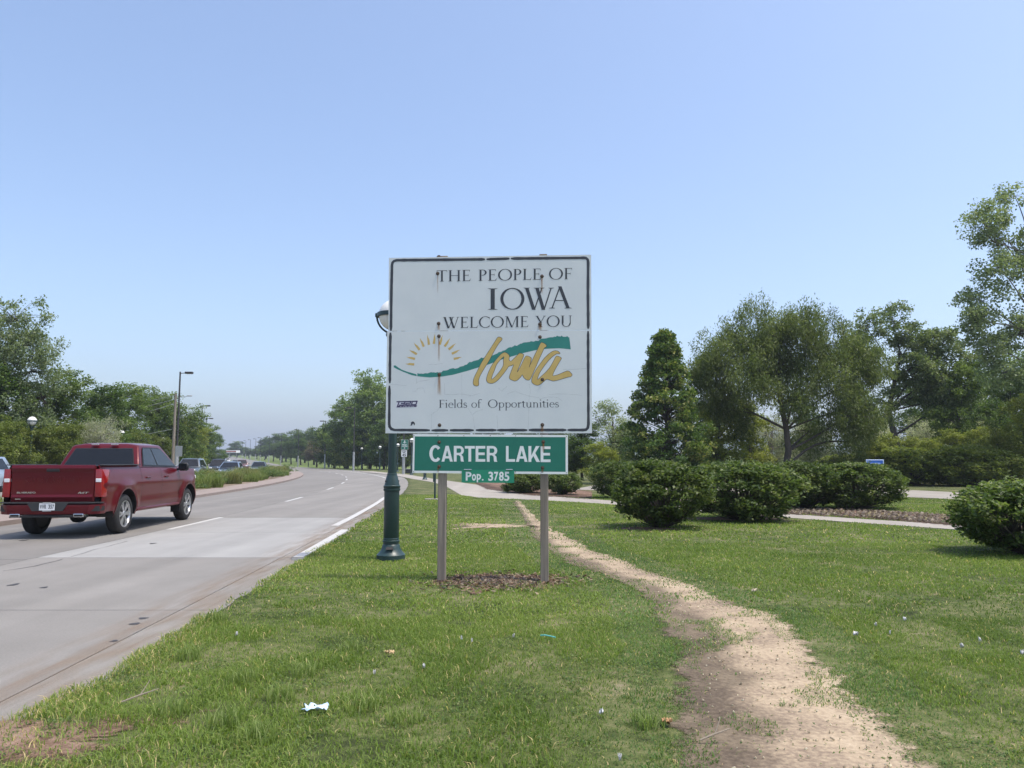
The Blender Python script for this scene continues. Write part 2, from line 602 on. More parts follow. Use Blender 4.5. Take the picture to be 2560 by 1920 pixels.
# rusty silt line along the gutter
def decal_material(name, colr, nscale=(1, 1, 1), thr=(.42, .62), amax=.8, rough=.95):
    m = bpy.data.materials.new(name)
    m.use_nodes = True
    nt = m.node_tree
    p = nt.nodes['Principled BSDF']
    p.inputs['Base Color'].default_value = (*colr, 1)
    p.inputs['Roughness'].default_value = rough
    tc = nt.nodes.new('ShaderNodeTexCoord')
    mp = nt.nodes.new('ShaderNodeMapping')
    mp.inputs['Scale'].default_value = nscale
    nt.links.new(tc.outputs['Object'], mp.inputs[0])
    n = nt.nodes.new('ShaderNodeTexNoise')
    n.inputs['Scale'].default_value = 1.0
    n.inputs['Detail'].default_value = 6
    nt.links.new(mp.outputs[0], n.inputs['Vector'])
    at = nt.nodes.new('ShaderNodeAttribute')
    at.attribute_name = 'Col'
    mr = nt.nodes.new('ShaderNodeMapRange')
    mr.inputs['From Min'].default_value = thr[0]; mr.inputs['From Max'].default_value = thr[1]
    mr.inputs['To Min'].default_value = 0; mr.inputs['To Max'].default_value = amax
    nt.links.new(n.outputs['Fac'], mr.inputs['Value'])
    mm = nt.nodes.new('ShaderNodeMath'); mm.operation = 'MULTIPLY'
    nt.links.new(mr.outputs[0], mm.inputs[0]); nt.links.new(at.outputs['Fac'], mm.inputs[1])
    nt.links.new(mm.outputs[0], p.inputs['Alpha'])
    return m
SILT = decal_material('gutter_silt', (.30, .20, .12), (7, .9, 1), (.38, .72), .5)
rows = np.linspace(2.5, 30, 40)
V, C, Fq = [], [], []
for y in rows:
    c = gut(y) + .05
    for k, (dx, a) in enumerate(((-.55, 0), (-.18, .8), (.05, 1), (.35, .45), (.62, .0))):
        V.append((c + dx, y, .003)); C.append((a, a, a))
for j in range(len(rows) - 1):
    for k in range(4):
        Fq.append((j * 5 + k, j * 5 + k + 1, j * 5 + 5 + k + 1, j * 5 + 5 + k))
link('gutter_silt', np_mesh('gutter_silt', V, Fq, SILT, C), road)
# wandering crack-filler and dark spots on the slabs
SPOT = mat('tar_spot', (.045, .043, .042), .6)
def tar(px, py, w, h):
    c = G(px, py)
    mb = MB()
    n = 9
    pts = []
    for k in range(n):
        a = 2 * math.pi * k / n
        r = 1 + .25 * math.sin(3 * a + px)
        pts.append((c.x + w * r * math.cos(a), c.y + h * r * math.sin(a), .0035))
    mb.poly(pts).build('tar_spot', SPOT, road)
for s in ((34, 1462, .045, .10), (110, 1469, .04, .06), (382, 1359, .05, .10), (358, 1546, .045, .045), (337, 1560, .05, .05), (285, 1603, .03, .04), (60, 1351, .06, .12)):
    tar(*s)

def crack(pts, w, seed):
    r_ = random.Random(seed)
    P = [G(*p) for p in pts]
    m = []
    for a, b in zip(P[:-1], P[1:]):
        for t in range(5):
            q = a + (b - a) * (t / 5)
            m.append((q.x + r_.uniform(-.03, .03), q.y + r_.uniform(-.05, .05)))
    V = []
    for i, (x, y) in enumerate(m):
        a, b = m[max(0, i - 1)], m[min(len(m) - 1, i + 1)]
        d = Vector((b[0] - a[0], b[1] - a[1])); d.normalize()
        h = w * r_.uniform(.4, 1.2)
        V += [(x - d.y * h, y + d.x * h, .003), (x + d.y * h, y - d.x * h, .003)]
    MB().add(V, [(2 * i, 2 * i + 1, 2 * i + 3, 2 * i + 2) for i in range(len(m) - 1)]).build('crack_filler', SPOT, road)
crack([(0, 1429), (90, 1415), (175, 1393)], .012, 2)
crack([(180, 1392), (260, 1368), (330, 1350)], .007, 3)
# --- planted median with its pink kerb
mk = strip('median_kerb', lambda y: -12.9 - off(y), lambda y: -11.35 - off(y), list(np.linspace(-8, 118, 60)), .11, BRICKBAND, na=2, thick=.13)
tag(mk, 'broad pinkish kerb band edging the planted median', 'kerb')
bed = strip('median_bed', lambda y: -16.0 - off(y), lambda y: -12.9 - off(y), list(np.linspace(-8, 420, 120)), .115, BEDSOIL, na=2, zf=ramp)
tag(bed, 'bare sandy soil of the planted median', 'soil')
opp = strip('opposite_road', lambda y: -23.4 - off(y), lambda y: -16.0 - off(y), ylong, .0, CONC_TAN, na=2, zf=ramp)
tag(opp, 'pale concrete road of the oncoming lanes beyond the median', 'road')
fw = strip('far_sidewalk', lambda y: -28.4 - off(y), lambda y: -26.4 - off(y), ylong, .0, CONC_WALK, zf=ramp)
tag(fw, 'concrete walk on the far side of the road', 'walk')
# --- lawn right of the road, with a ragged lip over the concrete
lawn_y = np.concatenate([np.arange(-6, 30, .12), np.arange(30, 100, .6), np.arange(100, 131, 2.0)])
V, Fq = [], []
lawn_frac = np.array([0, .004, .02, .06, .12, .2, .35, .55, .75, 1.0])
for y in lawn_y:
    e = edge_right(y) + (vnoise(y, 0, .5, 3) - .5) * .11 + (vnoise(y, 0, .17, 4) - .5) * .05
    V.append((e, y, -.01))
    for t in lawn_frac:
        V.append((e + .03 + t * (75 - e), y, .03))
w = len(lawn_frac) + 1
for j in range(len(lawn_y) - 1):
    for k in range(w - 1):
        Fq.append((j * w + k, j * w + k + 1, (j + 1) * w + k + 1, (j + 1) * w + k))
lawn = link('lawn', np_mesh('lawn', V, Fq, SOILTURF))
tag(lawn, 'mown lawn between the road and the park', 'lawn', kind='structure')

def ribbon(name, L, R, z, material, label, cat, n=None, ragged=0.0, thick=0.0, kind='structure', seed=1):
    """sheet between two polylines of world points, resampled"""
    def res(P, n):
        P = np.array([(p[0], p[1]) for p in P], float)
        s = np.concatenate([[0], np.cumsum(np.hypot(*np.diff(P, axis=0).T))])
        t = np.linspace(0, s[-1], n)
        return np.stack([np.interp(t, s, P[:, 0]), np.interp(t, s, P[:, 1])], 1)
    n = n or 80
    A, B = res(L, n), res(R, n)
    if ragged:
        d = B - A
        d /= np.linalg.norm(d, axis=1)[:, None] + 1e-9
        for Q, sg, sd in ((A, 1, seed), (B, -1, seed + 5)):
            e = (vnoise(Q[:, 0] * 1.0, Q[:, 1], .45, sd) - .5) * 2 * ragged + (vnoise(Q[:, 0], Q[:, 1], .14, sd + 1) - .5) * 1.2 * ragged
            Q += d * e[:, None] * sg
    V, CC = [], []
    na = 10
    fr = [-.16, 0, .08, .18, .32, .5, .68, .82, .92, 1.0, 1.16] if ragged else [k / na for k in range(na + 1)]
    ed = [0, .28, .46, .62, .8, 1, .8, .62, .46, .28, 0]
    for i, (a, b) in enumerate(zip(A, B)):
        en = min(1.0, i / 6.0, (n - 1 - i) / 6.0)
        for k in range(na + 1):
            q = a + (b - a) * fr[k]
            V.append((q[0], q[1], z))
            CC.append(ed[k] * (.3 + .7 * en))
    w = na + 1
    Fq = [(j * w + k, j * w + k + 1, (j + 1) * w + k + 1, (j + 1) * w + k) for j in range(n - 1) for k in range(na)]
    if ragged:
        CC = np.stack([np.array(CC), np.tile(np.array(fr), n), np.zeros(len(CC))], 1)
        o = link(name, np_mesh(name, V, Fq, material, CC))
        tag(o, label, cat, kind=kind)
        return A, B, o
    mb = MB().add(V, Fq)
    if thick:
        for col in (0, na):
            base = len(mb.v)
            for j in range(n):
                p = V[j * w + col]
                mb.v.append((p[0], p[1], z - thick))
            for j in range(n - 1):
                mb.f.append([j * w + col, (j + 1) * w + col, base + j + 1, base + j]); mb.m.append(0)
    o = mb.build(name, material)
    tag(o, label, cat, kind=kind)
    return A, B, o

S2 = 2560 / 2212.0
def GP(pts, z=0.0, s=1.0):
    return [G(p[0] * s, p[1] * s, z) for p in pts]
pathL = GP([(1108, 1085), (1118, 1098), (1128, 1112), (1138, 1130), (1150, 1155), (1185, 1190), (1240, 1222), (1330, 1256), (1400, 1292), (1448, 1350), (1482, 1420), (1500, 1500), (1505, 1600), (1525, 1675), (1530, 1800)], s=S2)
pathR = GP([(1122, 1083), (1130, 1092), (1140, 1106), (1158, 1122), (1195, 1150), (1280, 1195), (1360, 1225), (1490, 1272), (1590, 1312), (1690, 1360), (1735, 1420), (1790, 1495), (1850, 1565), (1960, 1665), (2060, 1800)], s=S2)
PA, PB, dpath = ribbon('dirt_path', pathL, pathR, .036, DIRT, 'worn bare dirt footpath winding across the lawn', 'path', n=220, ragged=.07)
# pavement walks
walkA = [Vector(p) for p in ((13.2, 12.3, 0), (9.75, 16.5, 0), (8.2, 18.7, 0), (6.9, 20.6, 0), (2.9, 27.2, 0), (.9, 29.5, 0), (-1.3, 31.2, 0), (-2.2, 33.6, 0), (-3.1, 40, 0), (-4.1, 47, 0), (-5.6, 54.5, 0), (-8.2, 64, 0), (-13, 84, 0), (-22, 112, 0))]
walkB = [Vector(p) for p in ((14.2, 13.2, 0), (10.4, 17.8, 0), (8.85, 19.8, 0), (7.6, 21.8, 0), (3.35, 29.6, 0), (1.6, 32.5, 0), (.3, 35.5, 0), (-.8, 40.5, 0), (-1.6, 46, 0), (-2.6, 50, 0), (-4.0, 55.2, 0), (-6.6, 64.8, 0), (-11.4, 85, 0), (-20.4, 113, 0))]
WA, WB, walk = ribbon('sidewalk', walkA, walkB, .042, CONC_WALK, 'pale concrete sidewalk curving across the lawn', 'sidewalk', n=90, thick=.05)
# park road further back
parkA = [Vector(p) for p in ((34, 15, 0), (26, 23.5, 0), (17.2, 29.6, 0), (16.2, 31.6, 0), (9, 37, 0), (3, 40, 0))]
parkB = [Vector(p) for p in ((40, 20, 0), (31, 29, 0), (21.0, 36.5, 0), (19.5, 42.5, 0), (11, 45, 0), (5, 47, 0))]
QA, QB, park = ribbon('park_road', parkA, parkB, .044, CONC_WALK, 'pale park road seen beyond the round bushes', 'road', n=50)
# mulch strips
mA = GP([(1700, 1262), (1951, 1287), (2164, 1297), (2388, 1316), (2560, 1336)])
mB = GP([(1690, 1252), (1940, 1270), (2164, 1279), (2388, 1293), (2560, 1308)])
MA, MBs, mul1 = ribbon('mulch_bed', mA, mB, .046, MULCH, 'strip of brown wood mulch beyond the sidewalk', 'mulch', n=80, ragged=.12)
mA = GP([(1185, 1207), (1225, 1224), (1330, 1239), (1480, 1249)])
mB = GP([(1190, 1203), (1240, 1208), (1330, 1220), (1480, 1230)])
_a, _b, mul2 = ribbon('mulch_bed', mA, mB, .046, MULCH, 'mulch patch under the low bushes behind the green name sign', 'mulch', n=50, ragged=.2)
def blob(name, px, py, rx, ry, z, material, label, cat, n=60, rag=.2, seed=0, kind='structure', thin=1.0):
    c = G(px, py)
    pts = []
    for k in range(n):
        a = 2 * math.pi * k / n
        r = 1 + rag * (2 * float(vnoise(3 * math.cos(a) + 9, 3 * math.sin(a) + 9, 1, seed)) - 1) + rag * .6 * (2 * float(vnoise(9 * math.cos(a) + 29, 9 * math.sin(a) + 9, 1, seed + 1)) - 1)
        pts.append((c.x + rx * r * math.cos(a), c.y + ry * r * math.sin(a), z))
    V, CC, Fq = [], [], []
    rings = ((.0, .95), (.35, .85), (.6, .62), (.8, .42), (1.0, .22), (1.25, 0))
    for t, e in rings:
        for p in pts:
            V.append((c.x + (p[0] - c.x) * max(t, .01), c.y + (p[1] - c.y) * max(t, .01), z)); CC.append((e * thin, .7, 0))
    for j in range(len(rings) - 1):
        for k in range(n):
            Fq.append((j * n + k, j * n + (k + 1) % n, (j + 1) * n + (k + 1) % n, (j + 1) * n + k))
    o = link(name, np_mesh(name, V, Fq, material, CC))
    tag(o, label, cat, kind=kind)
    return o
blob('mulch_bed', 1246, 1462, .74, .62, .037, MULCH, 'brown wood chip patch at the foot of the welcome sign', 'mulch', seed=2, rag=.34, thin=.8)
blob('mulch_bed', 1618, 1326, .62, .42, .037, MULCH, 'dark mulch ring under the nearest round bush', 'mulch', seed=4)
blob('mulch_bed', 1830, 1300, 1.3, .5, .037, MULCH, 'dark mulch under the wide round bush behind the nearest one', 'mulch', seed=6)
blob('bare_patch', 1225, 1318, .85, .75, .036, DIRT, 'thin straw coloured bare patch in the lawn behind the sign', 'soil', seed=8, rag=.5, thin=.55)
blob('bare_patch', 1010, 1403, .22, .16, .036, DIRT, 'small bare dirt patch beside the lamp foot', 'soil', seed=9, rag=.3)
blob('bare_patch', 60, 1868, .62, .34, .036, MULCH, 'brown weedy bare patch at the road edge in the bottom left corner', 'soil', seed=19, rag=.5, thin=.42)

# --- far wooded hills
HILL = ground_material('wooded_hill', [(.34, (.022, .036, .018)), (.5, (.038, .062, .026)), (.62, (.055, .082, .036)), (.74, (.10, .115, .075))], s1=.004, s2=.02, s3=.07)
V, Fq = [], []
hx = np.linspace(-5200, 3800, 181)
prof = []
for i, x in enumerate(hx):
    h = 62 + 26 * math.sin(x / 610 + .6) + 15 * math.sin(x / 233 + 2) + 9 * math.sin(x / 97) + 5 * float(vnoise(x, 0, 30, 5))
    prof.append(h)
rows = [(2300, 0.0), (2600, .35), (2850, .72), (3050, .93), (3250, 1.0), (3700, .8), (4400, .3)]
for j, (yy, fr) in enumerate(rows):
    for i, x in enumerate(hx):
        z = prof[i] * fr + (14 if fr < .01 else 14) + (float(vnoise(x, yy, 45, 8)) - .5) * 9 * (fr > 0)
        V.append((x, yy - .12 * x, z if fr > 0 else 5))
n = len(hx)
for j in range(len(rows) - 1):
    for i in range(n - 1):
        Fq.append((j * n + i, j * n + i + 1, (j + 1) * n + i + 1, (j + 1) * n + i))
hills = link('hills', np_mesh('hills', V, Fq, HILL))
tag(hills, 'low blue wooded hills on the far horizon', 'hills', kind='structure')
# ------------------------------------------------------------------ welcome sign
SIGN_YAW = math.radians(-4.0)                       # its right side stands a little nearer
sc = G(1232, 1461)
sign_o = Vector((sc.x, sc.y, 0))
s_u = Vector((math.cos(SIGN_YAW), math.sin(SIGN_YAW), 0))
s_n = Vector((math.sin(SIGN_YAW), -math.cos(SIGN_YAW), 0))     # towards the camera
def SP(px, py, proud=0.0):
    """photo pixel -> local sign coordinates (u, out, z)"""
    r = ray(px, py)
    o = sign_o + s_n * .062
    c = Vector((0, 0, CAM_H))
    t = (o - c).dot(s_n) / r.dot(s_n)
    p = c + r * t - sign_o
    return (p.dot(s_u), -.062 - proud, p.z)
def c1(x, y):   # crop of the big sign
    return (940 + x / 3.318, 610 + y / 3.318)
def c2(x, y):   # crop of its lower half
    return (970 + x / 4.337, 820 + y / 4.337)
def c3(x, y):   # crop of the script word
    return (1180 + x / 8.508, 820 + y / 8.508)
def c4(x, y):   # crop of the green name board
    return (980 + x / 4.809, 1070 + y / 4.809)

SIGNWHITE = mat('weathered_sign_white', (.60, .635, .64), .55, var=(.66, .69, .685), vscale=2.2, bump=.06, bscale=3.0)
SIGNEDGE = mat('sign_edge', (.60, .62, .60), .6)
SIGNBACK = mat('plywood_back', (.30, .27, .22), .9, var=(.38, .34, .28), vscale=6)
INK = mat('faded_black_ink', (.032, .036, .046), .5, var=(.045, .05, .06), vscale=8)
TEAL = mat('sign_teal', (.022, .20, .165), .5, var=(.03, .225, .185), vscale=6)
GOLD = mat('sign_gold', (.54, .375, .105), .55, var=(.60, .43, .15), vscale=9)
GREEN = mat('sign_green', (.010, .155, .105), .45, var=(.014, .172, .118), vscale=5)
GREEN2 = mat('new_sign_green', (.018, .25, .145), .4)
WHITE = mat('sign_white', (.80, .82, .80), .5, var=(.75, .77, .75), vscale=5)
PURPLE = mat('sticker_purple', (.045, .036, .095), .5)
WOODPOST = mat('weathered_post', (.165, .135, .105), .9, var=(.31, .268, .22), vscale=9, stretch=(1, 1, .06), bump=.7, bscale=24, detail=9)
BOLT = mat('rusty_bolt', (.05, .036, .028), .7, var=(.10, .06, .035), vscale=60)
RUST = decal_material('rust_streak', (.38, .17, .045), (30, 1, 5), (.15, .5), .85)

welcome = empty('welcome_sign', sign_o, SIGN_YAW)
tag(welcome, 'large weathered white state welcome sign bolted to two wooden posts', 'sign')
# posts
for px0, px1 in ((1091.5, 1113), (1350.5, 1372)):
    u = SP((px0 + px1) / 2, 1440)[0]
    mb = MB()
    mb.box((u, 0, 2.03), (.098, .10, 4.16), .006)
    mb.build('post', WOODPOST, welcome)
# two panels
def panel(name, quad, z_front, thick, mats, parent, proud=0):
    f = [SP(*q) for q in quad]
    a = [(p[0], -.062 - z_front, p[2]) for p in f]
    b = [(p[0], -.062 - z_front + thick, p[2]) for p in f]
    mb = MB()
    mb.add(a + b, [(0, 1, 2, 3)], 0)
    mb.add(a + b, [(4, 7, 6, 5)], 1)
    mb.add(a + b, [(0, 4, 5, 1), (1, 5, 6, 2), (2, 6, 7, 3), (3, 7, 4, 0)], 2)
    return mb.build(name, mats, parent)
panel('upper_panel', [c1(103, 721), c1(1788, 713), c1(1785, 88), c1(107, 115)], .0, .011, [SIGNWHITE, SIGNBACK, SIGNEDGE], welcome)
panel('lower_panel', [c1(78, 1570), c1(1792, 1570), c1(1788, 716), c1(93, 724)], .0012, .011, [SIGNWHITE, SIGNBACK, SIGNEDGE], welcome)
_layer = [0]
def flat(pieces, name, material, parent, base=.0016):
    """pieces: lists of photo pixels, laid as one thin print"""
    mb = MB()
    for q in pieces:
        _layer[0] = (_layer[0] + 1) % 12
        pr = base + _layer[0] * .00002
        v = [SP(x, y, pr) for x, y in q]
        tri = tessellate_polygon([[Vector((p[0], p[2], 0)) for p in v]])
        mb.add(v, [list(t) for t in tri])
    return mb.build(name, material, parent)
def flat_holes(outer, holes, name, material, parent, base):
    v = [SP(x, y, base) for x, y in outer]
    loops = [[Vector((p[0], p[2], 0)) for p in v]]
    for h in holes:
        w = [SP(x, y, base) for x, y in h]
        loops.append([Vector((p[0], p[2], 0)) for p in w])
        v = v + w
    return MB().add(v, [list(t) for t in tessellate_polygon(loops)]).build(name, material, parent)
def pxstroke(pts, w, closed=False):
    """polyline with width in pixels -> quads"""
    P = [Vector((p[0], p[1])) for p in pts]
    n = len(P)
    W = w if hasattr(w, '__len__') else [w] * n
    Lf, Rt = [], []
    for i in range(n):
        a = P[(i - 1) % n] if (closed or i > 0) else P[i]
        b = P[(i + 1) % n] if (closed or i < n - 1) else P[i]
        d = b - a
        if d.length < 1e-6: d = Vector((1, 0))
        d.normalize()
        nn = Vector((-d.y, d.x))
        Lf.append(P[i] + nn * W[i] / 2); Rt.append(P[i] - nn * W[i] / 2)
    return [[Lf[i], Rt[i], Rt[(i + 1) % n], Lf[(i + 1) % n]] for i in range(n if closed else n - 1)]
def smooth_loop(pts, it=2, closed=True):
    P = [Vector((p[0], p[1])) for p in pts]
    for _ in range(it):
        Q = []
        n = len(P)
        for i in range(n if closed else n - 1):
            a, b = P[i], P[(i + 1) % n]
            Q += [a * .8 + b * .2, a * .2 + b * .8]
        if not closed:
            Q = [P[0]] + Q + [P[-1]]
        P = Q
    return [(p.x, p.y) for p in P]
# border with its breaks
def brd(seg, w=7.0):
    pts = [c1(*s) for s in seg]
    out = []
    m = []
    for i in range(len(pts) - 1):
        a, b = Vector(pts[i]), Vector(pts[i + 1])
        k = max(1, int((b - a).length / 9))
        m += [a + (b - a) * t / k for t in range(k)]
    m.append(Vector(pts[-1]))
    ws = [w * random.Random(i * 13 + int(pts[0][0])).uniform(.86, 1.08) for i in range(len(m))]
    ws[0] *= .55; ws[-1] *= .55
    return pxstroke(m, ws)
tl = [(133, 175), (137, 155), (150, 141), (172, 135)]
tr = [(1720, 115), (1742, 117), (1756, 130), (1760, 155)]
bl = [(110, 1490), (113, 1515), (128, 1535), (155, 1543)]
br = [(1715, 1543), (1742, 1540), (1757, 1525), (1762, 1495)]
B = []
B.append(brd([(124, 720), (128, 400), tl[0]] + tl[1:] + [(905, 127)]))
B.append(brd([(917, 127), (1108, 121)])); B.append(brd([(1118, 121), tr[0]] + tr[1:] + [(1758, 400), (1761, 703)]))
B.append(brd([(120, 735), (116, 1000), (115, 1155)])); B.append(brd([(112, 1175), bl[0]] + bl[1:] + [(448, 1545)]))
B.append(brd([(460, 1546), (600, 1545)])); B.append(brd([(612, 1545), (812, 1545)])); B.append(brd([(828, 1544), (1000, 1544)])); B.append(brd([(1004, 1544), (1256, 1544)]))
B.append(brd([(1266, 1543), (1580, 1543)])); B.append(brd([(1588, 1543), br[0]] + br[1:] + [(1760, 1000), (1759, 722)]))
for bp_ in B: flat(bp_, 'border_piece', INK, welcome, .0018)
# teal swoosh in two torn pieces
top = [(318, 490), (360, 494), (400, 490), (450, 484), (500, 480), (540, 478), (575, 482), (600, 462), (650, 455), (700, 436), (740, 438), (800, 415), (850, 398), (880, 372), (910, 366), (960, 350), (1010, 322), (1040, 322), (1100, 298), (1150, 290), (1200, 262), (1270, 240), (1310, 212), (1340, 210), (1370, 190), (1400, 192), (1440, 168), (1470, 158), (1520, 152), (1560, 144), (1620, 140), (1640, 134), (1655, 118), (1720, 110), (1790, 100), (1830, 86), (1862, 90), (1880, 82), (1900, 96), (1940, 90), (1966, 102), (1972, 150), (1982, 232)]
bot = [(1900, 223), (1850, 220), (1720, 225), (1600, 240), (1480, 268), (1330, 312), (1200, 352), (1090, 395), (980, 428), (850, 468), (700, 508), (570, 528), (450, 536), (350, 527), (318, 522)]
rr = random.Random(5)
jag = []
for i in range(len(top) - 3):
    a, b = top[i], top[i + 1]
    jag.append(a)
    for t in (.33, .66):
        jag.append((a[0] + (b[0] - a[0]) * t, a[1] + (b[1] - a[1]) * t + rr.uniform(-4, 6)))
jag += top[-3:]
flat([[c2(*p) for p in jag + bot]], 'green_swoosh', TEAL, welcome, .0017)
tail = [(62, 408), (80, 405), (110, 428), (150, 452), (170, 460), (220, 478), (260, 488), (308, 502), (312, 522), (250, 508), (150, 468), (100, 446), (62, 425)]
flat([[c2(*p) for p in tail]], 'green_swoosh', TEAL, welcome, .0017)
# sun rays
rays = [((185, 388), (285, 395)), ((197, 312), (293, 336)), ((228, 236), (313, 285)), ((280, 158), (343, 238)), ((346, 106), (388, 203)), ((428, 70), (444, 182)), ((511, 62), (497, 172)), ((594, 76), (560, 180)), ((676, 108), (614, 200)), ((737, 166), (657, 233)), ((785, 236), (692, 279)), ((802, 316), (713, 335))]
for a, b in rays:
    a, b = Vector(a), Vector(b)
    d = (b - a).normalized(); n_ = Vector((-d.y, d.x))
    q = [a, a + (b - a) * .35 + n_ * 9, b + n_ * 13, b - n_ * 13, a + (b - a) * .5 - n_ * 12, a + (b - a) * .3 - n_ * 4]
    flat([[c2(*p) for p in q]], 'sun_ray', GOLD, welcome, .0017)
# script word: gold pieces with a dark outline
I_ = [(560, 190), (600, 192), (635, 212), (645, 232), (632, 260), (575, 320), (480, 475), (370, 690), (290, 815), (210, 945), (160, 1045), (140, 1120), (148, 1205), (130, 1230), (95, 1238), (45, 1222), (22, 1185), (28, 1110), (50, 1040), (110, 920), (200, 735), (300, 580), (400, 425), (480, 300), (540, 205)]
OW = [(690, 512), (740, 530), (790, 572), (800, 605), (785, 670), (822, 718), (900, 640), (960, 580), (1005, 535), (1050, 537), (1105, 562), (1095, 605), (1060, 690), (1010, 805), (950, 965), (1020, 840), (1080, 720), (1122, 625), (1155, 590), (1205, 600), (1262, 632), (1265, 665), (1240, 765), (1207, 852), (1250, 755), (1330, 580), (1400, 440), (1465, 305), (1510, 312), (1560, 340), (1590, 378), (1575, 405), (1540, 420), (1500, 510), (1440, 640), (1370, 800), (1300, 960), (1250, 1070), (1225, 1105), (1190, 1112), (1140, 1095), (1095, 1050), (1072, 985), (1040, 1040), (970, 1110), (920, 1130), (870, 1120), (810, 1090), (790, 1060), (800, 1010), (840, 900), (892, 768), (845, 802), (780, 815), (740, 880), (690, 950), (600, 1060), (530, 1130), (450, 1178), (390, 1182), (330, 1160), (305, 1110), (310, 1060), (340, 960), (400, 830), (450, 750), (540, 640), (620, 550)]
OWH = [(688, 600), (665, 680), (670, 790), (620, 880), (550, 970), (480, 1050), (425, 1092), (415, 1070), (440, 990), (470, 920), (510, 810), (540, 750), (600, 680), (650, 630)]
A_ = [(1880, 540), (1858, 514), (1820, 488), (1770, 478), (1700, 502), (1620, 560), (1530, 650), (1450, 760), (1370, 870), (1310, 980), (1280, 1050), (1266, 1110), (1272, 1157), (1310, 1195), (1370, 1220), (1420, 1218), (1480, 1180), (1545, 1120), (1590, 1085), (1660, 1110), (1730, 1130), (1830, 1110), (1960, 1070), (2060, 1040), (2100, 1040), (2135, 1002), (2118, 968), (2070, 920), (2030, 908), (1950, 940), (1850, 985), (1770, 1010), (1715, 1020), (1730, 960), (1780, 860), (1850, 740), (1907, 648), (1893, 628), (1850, 605), (1800, 592), (1772, 622), (1740, 690), (1680, 800), (1640, 860), (1560, 950), (1480, 1020), (1390, 1107), (1400, 1050), (1440, 950), (1520, 830), (1620, 700), (1700, 620), (1770, 565), (1810, 545), (1860, 551)]
for nm, outl, hol, lay in (('script_letter', I_, [], .0020), ('script_letter', OW, [OWH], .00212), ('script_letter', A_, [], .00224)):
    outl = smooth_loop(outl, 1)
    hol = [smooth_loop(h, 1) for h in hol]
    g = flat_holes([c3(*p) for p in outl], [[c3(*p) for p in h] for h in hol], nm, GOLD, welcome, lay)
    ln = []
    for lp in [outl] + hol:
        ln += pxstroke([c3(*p) for p in lp], 1.05, True)
    flat(ln, 'letter_outline', INK, g, lay + .00005)

# ---- serif lettering drawn from strokes (cap height = 1)
TH, TN = .118, .046
def R_(x0, x1, y0, y1): return [(x0, y0), (x1, y0), (x1, y1), (x0, y1)]
def arc(cx, cy, rx, ry, a0, a1, wt=TH, wn=TN, n=22, e=0.0):
    """stroke round an ellipse, thick where it runs upright"""
    out, inn = [], []
    for i in range(n + 1):
        a = math.radians(a0 + (a1 - a0) * i / n)
        c, s = math.cos(a), math.sin(a)
        out.append((cx + rx * c, cy + ry * s))
        inn.append((cx + (rx - wt) * c, cy + (ry - wn) * s))
    return [[out[i], out[i + 1], inn[i + 1], inn[i]] for i in range(n)]
def dg(x0, y0, x1, y1, w):
    """slanted stroke with level ends, w measured along the line of writing"""
    return [(x0 - w / 2, y0), (x0 + w / 2, y0), (x1 + w / 2, y1), (x1 - w / 2, y1)]
def sf(x, y, hw, up=1, t=.036):
    return [(x - hw, y), (x + hw, y), (x + hw * .55, y + up * t), (x - hw * .55, y + up * t)]
def stem(x, y0=0, y1=1, w=TH, foot=True, head=True, hw=.155):
    r = [R_(x - w / 2, x + w / 2, y0, y1)]
    if foot: r.append(sf(x, y0, hw))
    if head: r.append(sf(x, y1, hw, -1))
    return r
xh = .64
